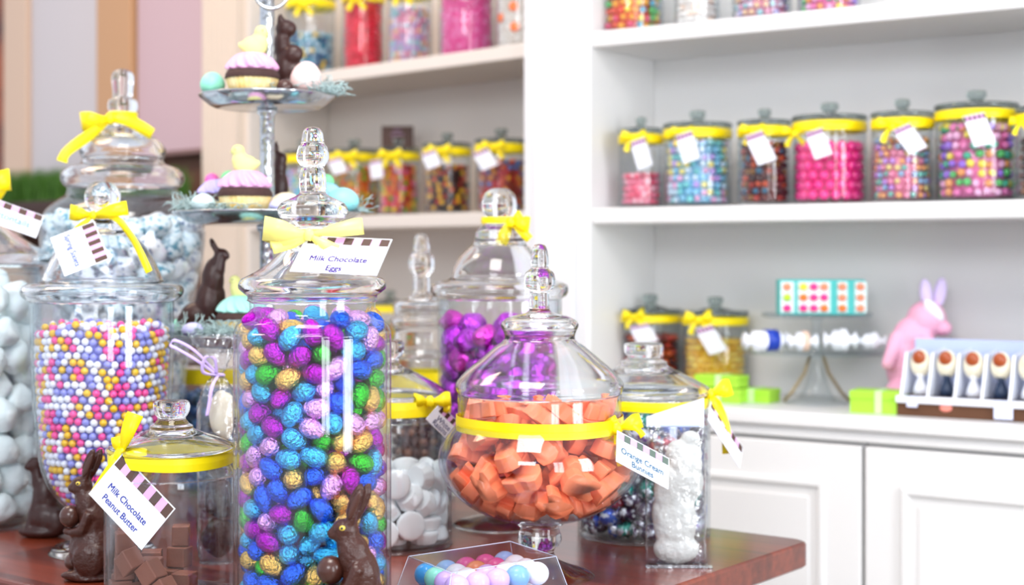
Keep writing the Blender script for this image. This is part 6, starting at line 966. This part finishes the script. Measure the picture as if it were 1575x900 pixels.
# ---------------------------------------------------------------- three-tier silver stand
SS = Spot(411, 2.10); std = SS.root('tiered_stand', 'three tier hammered silver stand carrying cupcakes, chicks and pastel eggs', 'cake stand'); k = SS.k
ZP = [ZC+(393-149)*k, ZC+(393-328)*k, ZC+(393-513)*k]
Hh = lambda z: z-ZT
def scal(n, a): return lambda t, z: 1+a*(abs(math.cos(n*t/2))**3-.5)
for (zp, rr) in zip(ZP, (103, 143, 148)):
    z = Hh(zp); R_ = rr*k
    finish(lathe_bm([(0, z), (R_*.93, z), (R_*.96, z+.0012), (R_*.985, z+.0022), (R_, z+.0012), (R_*.985, z-.0005), (R_*.93, z-.005), (R_*.84, z-.012), (R_*.78, z-.0155), (R_*.70, z-.017), (0, z-.017)], 96, rmod=lambda t, zz: 1), 'plate', SILVP, std)
    for v in std.children[-1].data.vertices:
        rr2 = math.hypot(v.co.x, v.co.y)
        if rr2 > R_*.8: a = math.atan2(v.co.y, v.co.x); f = 1+.022*abs(math.cos(6*a)); v.co.x *= f; v.co.y *= f
z1, z2, z3 = Hh(ZP[0]), Hh(ZP[1]), Hh(ZP[2])
for a, b in ((.02, z3-.0172), (z3+.0002, z2-.0172), (z2+.0002, z1-.0172), (z1+.0002, z1+.165)):
    finish(lathe_bm([(0, a), (.0135, a), (.0135, a+.006), (.0105, a+.010), (.0103, b-.010), (.0145, b-.006), (.0145, b), (0, b)], 24), 'pole', SILV, std)
finish(lathe_bm(catmull([(0, 0), (.062, 0), (.064, .004), (.045, .010), (.018, .016), (.0135, .0198), (0, .0199)], 4), 48), 'base', SILVP, std)
bm = bmesh.new(); rc = .019
tube_bm(bm, [(math.cos(t)*rc*1.15+.009, -.0165, z1+.1215+rc+math.sin(t)*rc) for t in [i*2*PI/40 for i in range(40)]], .0026, 10, True); finish(bm, 'ring_handle', SILVP, std)
# edibles on the stand
def zs(i): return ZP[i]+.0004
def at(px, dy, i): return Spot(px, 2.10+dy, zs(i))
WRAPY = mat('yellow_fluted_pastry', '#f2cc7c', rough=.6, noise=('#f7e6b0', 60, .35, .7)); CHT = mat('matt_chocolate', '#3d2420', rough=.7, bump=.6, bscale=350)
FRO = {'pink': mat('pink_frosting', '#dfa6d0', rough=.5), 'lavender': mat('lavender_frosting', '#bdb4ee', rough=.5), 'mint': mat('mint_frosting', '#a8e6da', rough=.5), 'blue': mat('blue_frosting', '#9cc8f2', rough=.5)}
def cupcake(px, dy, tier, hw, fr, label):
    S = at(px, dy, tier); r = S.root('cupcake', label, 'cupcake', 'cupcakes on the silver stand'); w = hw*S.k
    finish(lathe_bm([(0, 0), (w*.78, 0), (w*.83, w*.03), (w*1.0, w*.60), (w*.97, w*.63), (0, w*.63)], 120, rmod=lambda a, z: 1+.018*math.cos(30*a)), 'pastry_case', WRAPY, r)
    finish(lathe_bm(catmull([(0, w*.56), (w*.96, w*.57), (w*1.04, w*.66), (w*1.0, w*.80), (w*.88, w*.93), (w*.5, w*.99), (0, w*1.0)], 4), 60, rmod=lambda a, z: 1+.01*math.sin(9*a)), 'chocolate_top', CHT, r)
    bm = bmesh.new(); prof_ = catmull([(w*.82, w*.86), (w*.95, w*.95), (w*.93, w*1.10), (w*.76, w*1.34), (w*.44, w*1.56), (0, w*1.62)], 6)
    lathe_bm([(0, w*.94)]+prof_, 120, bm, rmod=lambda a, z: 1+.085*math.sin(13*a+z/w*8)*(1 if z > w*.95 else .3))
    finish(bm, 'frosting', FRO[fr], r)
    return S, w, ZP[tier]+w*1.56
CHK = mat('yellow_marshmallow', '#e6e698', rough=.85, bump=.5, bscale=900)
def chick(px, yc, z, hw, label, flip=1, rot=0):
    S = Spot(px, yc, z); r = S.root('marshmallow_chick', label, 'marshmallow chick'); r.rotation_euler = (0, 0, YAW+rot); u = hw*S.k*flip; a = abs(u)
    blob('body', [('e', (0, 0, a*.72), (a*.92, a*.62, a*.72)), ('e', (-u*.35, 0, a*1.0), (a*.62, a*.55, a*.70)), ('e', (-u*.52, 0, a*1.72), (a*.50, a*.46, a*.48)), ('c', (-u*.93, 0, a*1.66), a*.13, (-u*1.02, 0, a*1.63), a*.09), ('c', (u*.45, 0, a*.70), a*.50, (u*.88, 0, a*.80), a*.26)], CHK, r, a*.07, 3)
    for s in (-1, 1):
        bm = bmesh.new(); ball(bm, (-u*.66, s*a*.42, a*1.80), a*.06); finish(bm, 'eye', PUP, r)
def pegg(px, dy, tier, rx, rz, m, label, tilt=0, z=None):
    S = at(px, dy, tier) if z is None else Spot(px, 2.1+dy, z); r_ = [rx*S.k, min(rx, rz)*S.k, rz*S.k]
    bm = bmesh.new(); ball(bm, (0, 0, 0), 1, None, 4)
    for v in bm.verts: v.co = Vector((v.co.x*r_[0]*(1-.12*v.co.z), v.co.y*r_[1]*(1-.12*v.co.z), v.co.z*r_[2]))
    for v in bm.verts: v.co = Euler((0, tilt, 0)).to_matrix() @ v.co
    zm = min(v.co.z for v in bm.verts)
    for v in bm.verts: v.co.z -= zm
    o = finish(bm, 'pastel_egg', m); o.location = S.loc; o.rotation_euler = (0, 0, YAW); return tag_o(o, label, 'egg')
MINT = mat('mint_speckled_shell', '#8fdcc0', rough=.4, noise=('#5fae98', 260, .68, .72)); BLUSH = mat('blush_shell', '#f5d3ce', rough=.45); PALEB = mat('pale_blue_shell', '#cfe6ea', rough=.45); CREM = mat('cream_shell', '#f0e0c0', rough=.45); LAVS = mat('lavender_shell', '#c3c2ee', rough=.45, noise=('#8a88c0', 260, .68, .72)); TURQ = mat('turquoise_shell', '#8fdfe6', rough=.45)
# top tier
S, w, zt = cupcake(388, -.03, 0, 40, 'pink', 'pink frosted cupcake with a lying yellow chick, on the top tier')
chick(391, S.yc, zt-.004, 22, 'yellow marshmallow chick lying on the top tier cupcake, head to the right', -1)
pegg(327, -.015, 0, 19, 18, MINT, 'round mint green speckled egg at the left edge of the top tier')
pegg(471, -.02, 0, 24, 26, BLUSH, 'upright blush pink egg at the right of the top tier', .1)
pegg(438, -.055, 0, 13, 10, mat('smooth_chocolate'), 'small dark chocolate egg between the cupcake and the pink egg')
S = Spot(444, 2.10+.045, zs(0)); sitting_rabbit(S, 'dark chocolate rabbit behind the pole on the top tier', [('e', 444, 136, 0, 24, 18, 16), ('e', 440, 105, 0, 18, 15, 34), ('e', 434, 70, 0, 13, 12, 26), ('e', 440, 44, 0, 17, 12, 14), ('e', 452, 84, -8, 16, 10, 15), ('e', 432, 33, -4, 6, 4, 12), ('e', 452, 108, 0, 17, 14, 14)])
# middle tier
S, w, zt = cupcake(377, -.055, 1, 40, 'pink', 'pink frosted cupcake with a sitting yellow chick, front of the middle tier')
chick(377, S.yc, zt-.004, 21, 'yellow marshmallow chick sitting on the middle tier cupcake, facing left', 1)
S, w, zt = cupcake(338, .035, 1, 33, 'lavender', 'lavender frosted cupcake behind the pink one on the middle tier')
pegg(353, .02, 1, 13, 10, mat('green_candy_egg', '#7fe09a', rough=.4), 'small green candy egg on the lavender cupcake', z=zt-.005); pegg(326, .04, 1, 11, 9, mat('pink_candy_egg', '#f56fb8', rough=.4), 'small bright pink candy egg on the lavender cupcake', z=zt-.006)
pegg(313, -.06, 1, 19, 14, PALEB, 'pale blue white egg lying left of the pink cupcake on the middle tier')
pegg(440, -.05, 1, 24, 15, CREM, 'cream egg lying right of the pole on the middle tier')
pegg(428, -.10, 1, 14, 9, LAVS, 'small lavender egg at the front rim of the middle tier')
pegg(527, -.03, 1, 25, 19, TURQ, 'large turquoise egg at the right rim of the middle tier')
S, w, zt = cupcake(497, .045, 1, 30, 'blue', 'blue frosted cupcake behind the glass finial on the middle tier')
pegg(502, .045, 1, 12, 10, mat('green_candy_egg'), 'small green candy egg on the blue cupcake', z=zt-.005)
S = Spot(431, 2.10+.06, zs(1)); sitting_rabbit(S, 'dark chocolate rabbit behind the pole on the middle tier', [('e', 431, 316, 0, 20, 15, 10), ('e', 430, 290, 0, 14, 13, 32), ('e', 430, 258, 0, 11, 11, 18), ('e', 432, 244, 0, 10, 9, 10), ('e', 425, 230, 0, 4, 4, 14)])
# bottom tier
S = Spot(315, 2.10-.015, zs(2)); sitting_rabbit(S, 'dark chocolate rabbit looking right on the bottom tier, one ear up', [('e', 303, 486, 0, 26, 18, 22), ('e', 322, 470, 0, 22, 17, 40), ('e', 328, 430, 0, 17, 14, 34), ('c', 334, 415, 0, 13, 338, 395, 0, 10), ('e', 341, 391, 0, 11, 9, 9), ('e', 348, 394, 0, 6, 7, 6), ('e', 331, 381, -3, 5, 4, 13, -.5), ('e', 327, 376, 4, 5, 4, 12, -.4), ('c', 338, 450, 0, 9, 343, 500, 0, 7), ('e', 282, 492, 0, 10, 10, 10)])
S, w, zt = cupcake(372, -.04, 2, 38, 'mint', 'mint frosted cupcake on the bottom tier, left of the foil egg jar')
chick(370, S.yc, zt-.004, 17, 'yellow marshmallow chick on the mint cupcake of the bottom tier', 1)
pegg(297, -.09, 2, 18, 11, LAVS, 'lavender speckled egg lying at the front of the bottom tier')
pegg(278, .0, 2, 14, 12, MINT, 'mint green egg at the left rim of the bottom tier')
# silvery paper grass, one nest per tier
PG = mat('silver_green_paper_grass', '#a8c0c0', rough=.5)
rn = random.Random(17)
def nest(tier, spots, label, n=46):
    bm = bmesh.new(); z0 = zs(tier)
    for (px, dy, spread, h) in spots:
        S = at(px, dy, tier); c = Vector(S.loc)
        for i in range(n):
            a = rn.random()*6.28; q = c+Vector((math.cos(a), math.sin(a), 0))*spread*rn.random(); P = [q+Vector((0, 0, .002))]; d = Vector((rn.uniform(-1, 1), rn.uniform(-1, 1), rn.uniform(.2, 1.2))).normalized()
            for j in range(6):
                P.append(P[-1]+d*.0055); d = (d+Vector((rn.uniform(-.6, .6), rn.uniform(-.6, .6), rn.uniform(-.75, .35)))).normalized()
                P[-1].z = min(max(P[-1].z, z0+.0012), z0+h)
            tube_bm(bm, P, .0007, 4)
    tag_o(finish(bm, 'paper_grass', PG), label, 'paper grass', None, 'stuff')
nest(0, [(497, -.03, .022, .026), (508, .0, .015, .022), (425, -.02, .03, .012)], 'curly silver green paper grass on the top tier')
nest(1, [(292, -.045, .024, .028), (306, .0, .03, .03), (345, -.085, .03, .010), (545, -.01, .014, .025), (400, .06, .05, .02)], 'curly silver green paper grass on the middle tier')
nest(2, [(282, -.05, .03, .034), (318, -.08, .03, .030), (340, -.09, .03, .022), (420, -.05, .07, .02), (345, .03, .04, .02)], 'curly silver green paper grass on the bottom tier', 60)

# ---------------------------------------------------------------- bags and box
# cellophane treat bag with lavender ribbon
S = Spot(335, 1.85); tb = S.root('treat_bag', 'cellophane treat bag tied with curled lavender ribbon, left of the foil egg jar', 'treat bag'); k = S.k
def bag(pts, ny=18, m=CELLO, name='bag_film', seed=1, root=None, wr=.0016):
    """pts: rows of (row, left, right, half thickness in px)"""
    rn_ = random.Random(seed); bm = bmesh.new(); R = []
    for (y, x0, x1, th) in catmull(pts, 5):
        ring = []; c = (x0+x1)/2; h = (x1-x0)/2; N_ = 40
        for i in range(N_):
            a = 2*PI*i/N_; p = S.P(c+h*math.copysign(abs(math.cos(a))**.75, math.cos(a)), y); p.y = th*k*math.copysign(abs(math.sin(a))**.8, math.sin(a))
            p += Vector((0, 1, 0))*wr*math.sin(i*2.3+y*.23+seed)+Vector((1, 0, 0))*wr*.6*math.sin(y*.4+i)
            ring.append(bm.verts.new(p))
        R.append(ring)
    for a, b in zip(R, R[1:]):
        for i in range(len(a)): bm.faces.new((a[i], a[(i+1) % len(a)], b[(i+1) % len(b)], b[i]))
    bm.faces.new(R[0] if pts[0][0] > pts[-1][0] else R[0][::-1])
    return finish(bm, name, m, root)
yb = S.yb
bag([(yb-.5, 308, 360, 18), (yb-40, 305, 366, 24), (700, 304, 366, 24), (620, 306, 362, 22), (590, 318, 352, 13), (577, 328, 342, 6), (565, 322, 348, 8), (540, 304, 358, 10), (514, 290, 362, 8)], root=tb, seed=2, wr=.0022)
bm = bmesh.new(); tube_bm(bm, [S.P(335+9*math.cos(t), 577+1.5*math.sin(t), .0)+Vector((0, math.sin(t)*.006, 0)) for t in [i*PI/12 for i in range(24)]], .0022, 6, True)
LAV = mat('lavender_curling_ribbon', '#cdb4f0', rough=.3, coat=.5)
finish(bm, 'tie', LAV, tb)
bm = bmesh.new()
strip_bm(bm, smooth_pts([(S.P(335, 578, -.01), (0, 0, 1), .002), (S.P(305, 556, -.02), (0, .3, 1), .0022), (S.P(275, 538, -.022), (0, .3, 1), .002), (S.P(262, 531, -.02), (.6, .3, .6), .002), (S.P(270, 524, -.018), (0, .3, 1), .002), (S.P(300, 540, -.014), (0, .3, 1), .0022), (S.P(333, 574, -.008), (0, .3, 1), .002)]), 0)
strip_bm(bm, smooth_pts([(S.P(335, 578, -.012), (1, 0, 0), .002), (S.P(326, 595, -.025), (1, .3, 0), .0022), (S.P(322, 620, -.028), (1, .3, 0), .0022), (S.P(318, 640, -.03), (1, .3, 0), .002)]), 0)
strip_bm(bm, smooth_pts([(S.P(335, 578, -.012), (1, 0, 0), .002), (S.P(312, 572, -.022), (1, .3, 1), .0022), (S.P(316, 550, -.024), (1, .3, -1), .002), (S.P(330, 552, -.02), (1, .3, 1), .002), (S.P(333, 575, -.012), (1, 0, 0), .002)]), 0)
finish(bm, 'ribbon', LAV, tb)
for (x, y, rx, rz, m2, nm, lb) in ((336, yb-38, 26, 30, CHOC, 'chocolate_piece', 'milk chocolate piece at the bottom of the treat bag'), (338, yb-98, 25, 30, CHOC, 'chocolate_piece', 'milk chocolate piece in the middle of the treat bag'), (336, yb-160, 24, 32, CHOC, 'chocolate_piece', 'milk chocolate piece under the cream one in the treat bag'), (342, yb-228, 20, 38, mat('cream_nougat', '#e9ddc6', rough=.6, bump=.5, bscale=60), 'cream_piece', 'cream coloured piece at the top of the treat bag')):
    me = piece(lump(rx*k, 15*k, rz*k, .25, int(y)), m2); o = bpy.data.objects.new(nm, me); C.objects.link(o); p = S.P(x, y); o.location = (S.loc[0]+p.x*CY, S.loc[1]+p.x*SY, S.loc[2]+p.z); o.rotation_euler = (0, 0, YAW); tag_o(o, lb, 'chocolate')
# clear bag of white candy, right of the orange jar
S = Spot(1040, 1.84); cb = S.root('treat_bag', 'clear upright bag of white candy with a frosted header, right of the orange candy jar', 'treat bag'); cb.rotation_euler = (0, 0, YAW+.0); k = S.k; yb = S.yb
CLB = thin_glass('clear_bag_film', tint=(.97, .98, 1, 1), refl=3.2, rough=.16, wrinkle=1)
bag([(yb, 994, 1088, 22), (yb-30, 992, 1086, 26), (780, 993, 1086, 24), (700, 993, 1085, 20), (665, 994, 1084, 8), (655, 994, 1083, 3)], m=CLB, root=cb, seed=5, wr=.0008)
bm = bmesh.new(); addbox(bm, S.P(994, 0).x, S.P(1083, 0).x, -.0012, .0012, S.P(0, 657).z, S.P(0, 628).z, bev=.0005)
vt = [v for v in bm.verts if v.co.z > S.P(0, 640).z]
for v in vt: u_ = (v.co.x-S.P(994, 0).x)/(89*k); v.co.z += (-14+30*u_**.7)*k
finish(bm, 'header', mat('frosted_header', '#d3dae8', rough=.5), cb, smooth=False)
bm = bmesh.new()
for i in range(24): addbox(bm, S.P(997+i*3.5, 0).x, S.P(999.2+i*3.5, 0).x, -.0018, -.0012, S.P(0, 656).z, S.P(0, 654).z)
finish(bm, 'seal_stitching', mat('pale_blue_print', '#a8bcec'), cb, smooth=False)
bm = bmesh.new(); addbox(bm, S.P(991, 0).x, S.P(1092, 0).x, -.026, -.0245, .0005, .004); addbox(bm, S.P(991, 0).x, S.P(1092, 0).x, -.026, -.01, .0003, .001); finish(bm, 'bottom_seal', CLB, cb, smooth=False)
WHC = mat('white_chocolate', '#d2d2cc', rough=.4, coat=.3, bump=.9, bscale=55, bdist=.006)
wr_ = Spot(1042, 1.84, ZT+.004)
sitting_rabbit(wr_, 'white chocolate rabbit figure standing inside the clear bag', [('e', 1040, yb-24, 0, 36, 17, 24), ('e', 1038, yb-66, 0, 34, 17, 52), ('e', 1036, yb-112, 0, 31, 16, 46), ('e', 1050, 742, 0, 33, 16, 34), ('e', 1042, 760, 0, 30, 15, 34), ('e', 1054, 715, 0, 27, 15, 26), ('e', 1052, 698, 0, 29, 12, 17), ('e', 1044, 690, 0, 18, 11, 14), ('e', 1062, 676, 0, 16, 8, 14), ('e', 1030, 790, 2, 28, 14, 40)], 'white_rabbit', WHC, .0018)
# clear acetate box of sweets in the foreground
A, B, Cc, D_ = (-.110, 1.590), (-.002, 1.673), (.047, 1.590), (-.061, 1.507); ctr = (-.0315, 1.59)
wc = c2w(*ctr); ab = thing('sweet_box', 'clear acetate box of pastel sweets in the near foreground before the orange jar', 'box', (wc[0], wc[1], ZT), YAW)
loc = [(p[0]-ctr[0], p[1]-ctr[1]) for p in (A, B, Cc, D_)]; hB = .060
bm = bmesh.new(); lo = [bm.verts.new((x*1.28, y*1.28, .001)) for x, y in loc]; hi = [bm.verts.new((x, y, hB)) for x, y in loc]
for i in range(4): bm.faces.new((lo[i], lo[(i+1) % 4], hi[(i+1) % 4], hi[i]))
bm.faces.new(hi); bm.faces.new(lo[::-1]); bmesh.ops.recalc_face_normals(bm, faces=bm.faces); bmesh.ops.bevel(bm, geom=list(bm.edges), offset=.0015, segments=2, affect='EDGES')
finish(bm, 'acetate_shell', ACRYL, ab, smooth=False)
bm = bmesh.new(); T = [Vector((x, y, hB)) for x, y in loc]; tube_bm(bm, T, .0005, 6, True)
for (x, y) in loc: tube_bm(bm, [(x, y, hB), (x*1.28, y*1.28, .0015)], .0004, 6)
finish(bm, 'folded_edges', mat('milky_acetate_edge', '#c4cce0', rough=.3), ab)
bm = bmesh.new(); addbox(bm, -.075, .075, -.05, .05, .0015, .003)
for v in bm.verts:
    i = (0 if v.co.x < 0 else 2) if (v.co.x < 0) == (v.co.y < 0) else (1 if v.co.y > 0 else 3)
    i = {(-1, -1): 0, (-1, 1): 1, (1, 1): 2, (1, -1): 3}[(-1 if v.co.x < 0 else 1, -1 if v.co.y < 0 else 1)]
    v.co.x, v.co.y = loc[i][0]*1.2, loc[i][1]*1.2
bmesh.ops.recalc_face_normals(bm, faces=bm.faces)
finish(bm, 'white_insert', PAPER, ab, smooth=False)
BC = [('azure', '#1f9fe8'), ('magenta', '#e0409a'), ('lilac', '#dcb8f6'), ('mint', '#8fe6cc'), ('white', '#f6f6ff'), ('sky blue', '#7fb8f0'), ('orange', '#e88a5a')]
e1 = Vector((B[0]-A[0], B[1]-A[1])).normalized(); e2 = Vector((D_[0]-A[0], D_[1]-A[1])).normalized(); rn = random.Random(2)
lay = [[0, 5, 1, 1, 5], [3, 4, 6, 1, 4], [2, 4, 2, 4, 4], [2, 2, 2, 5, 4]]
for L_ in range(2):
    for i in range(5):
        for j in range(4):
            ci = lay[j][i] if L_ else rn.randrange(7); q = Vector(loc[0])*1.0+e1*(.0155+i*.0262)+e2*(.0135+j*.0225)
            me = bpy.data.meshes.get('box_sweet_'+BC[ci][0]) or piece(lambda: (lambda b: (ball(b, (0, 0, 0), (.0130, .0118, .0125), None, 3), b)[1])(bmesh.new()), mat('sweet_'+BC[ci][0].replace(' ', '_'), BC[ci][1], rough=.4, coat=.4), 'box_sweet_'+BC[ci][0])
            o = bpy.data.objects.new('boxed_sweet', me); C.objects.link(o); o.location = (wc[0]+q.x*CY-q.y*SY, wc[1]+q.x*SY+q.y*CY, ZT+.015+L_*.0260); o.rotation_euler = (0, 0, YAW)
            tag_o(o, BC[ci][0]+' round sweet inside the clear acetate box', 'sweet', 'round sweets in the acetate box')
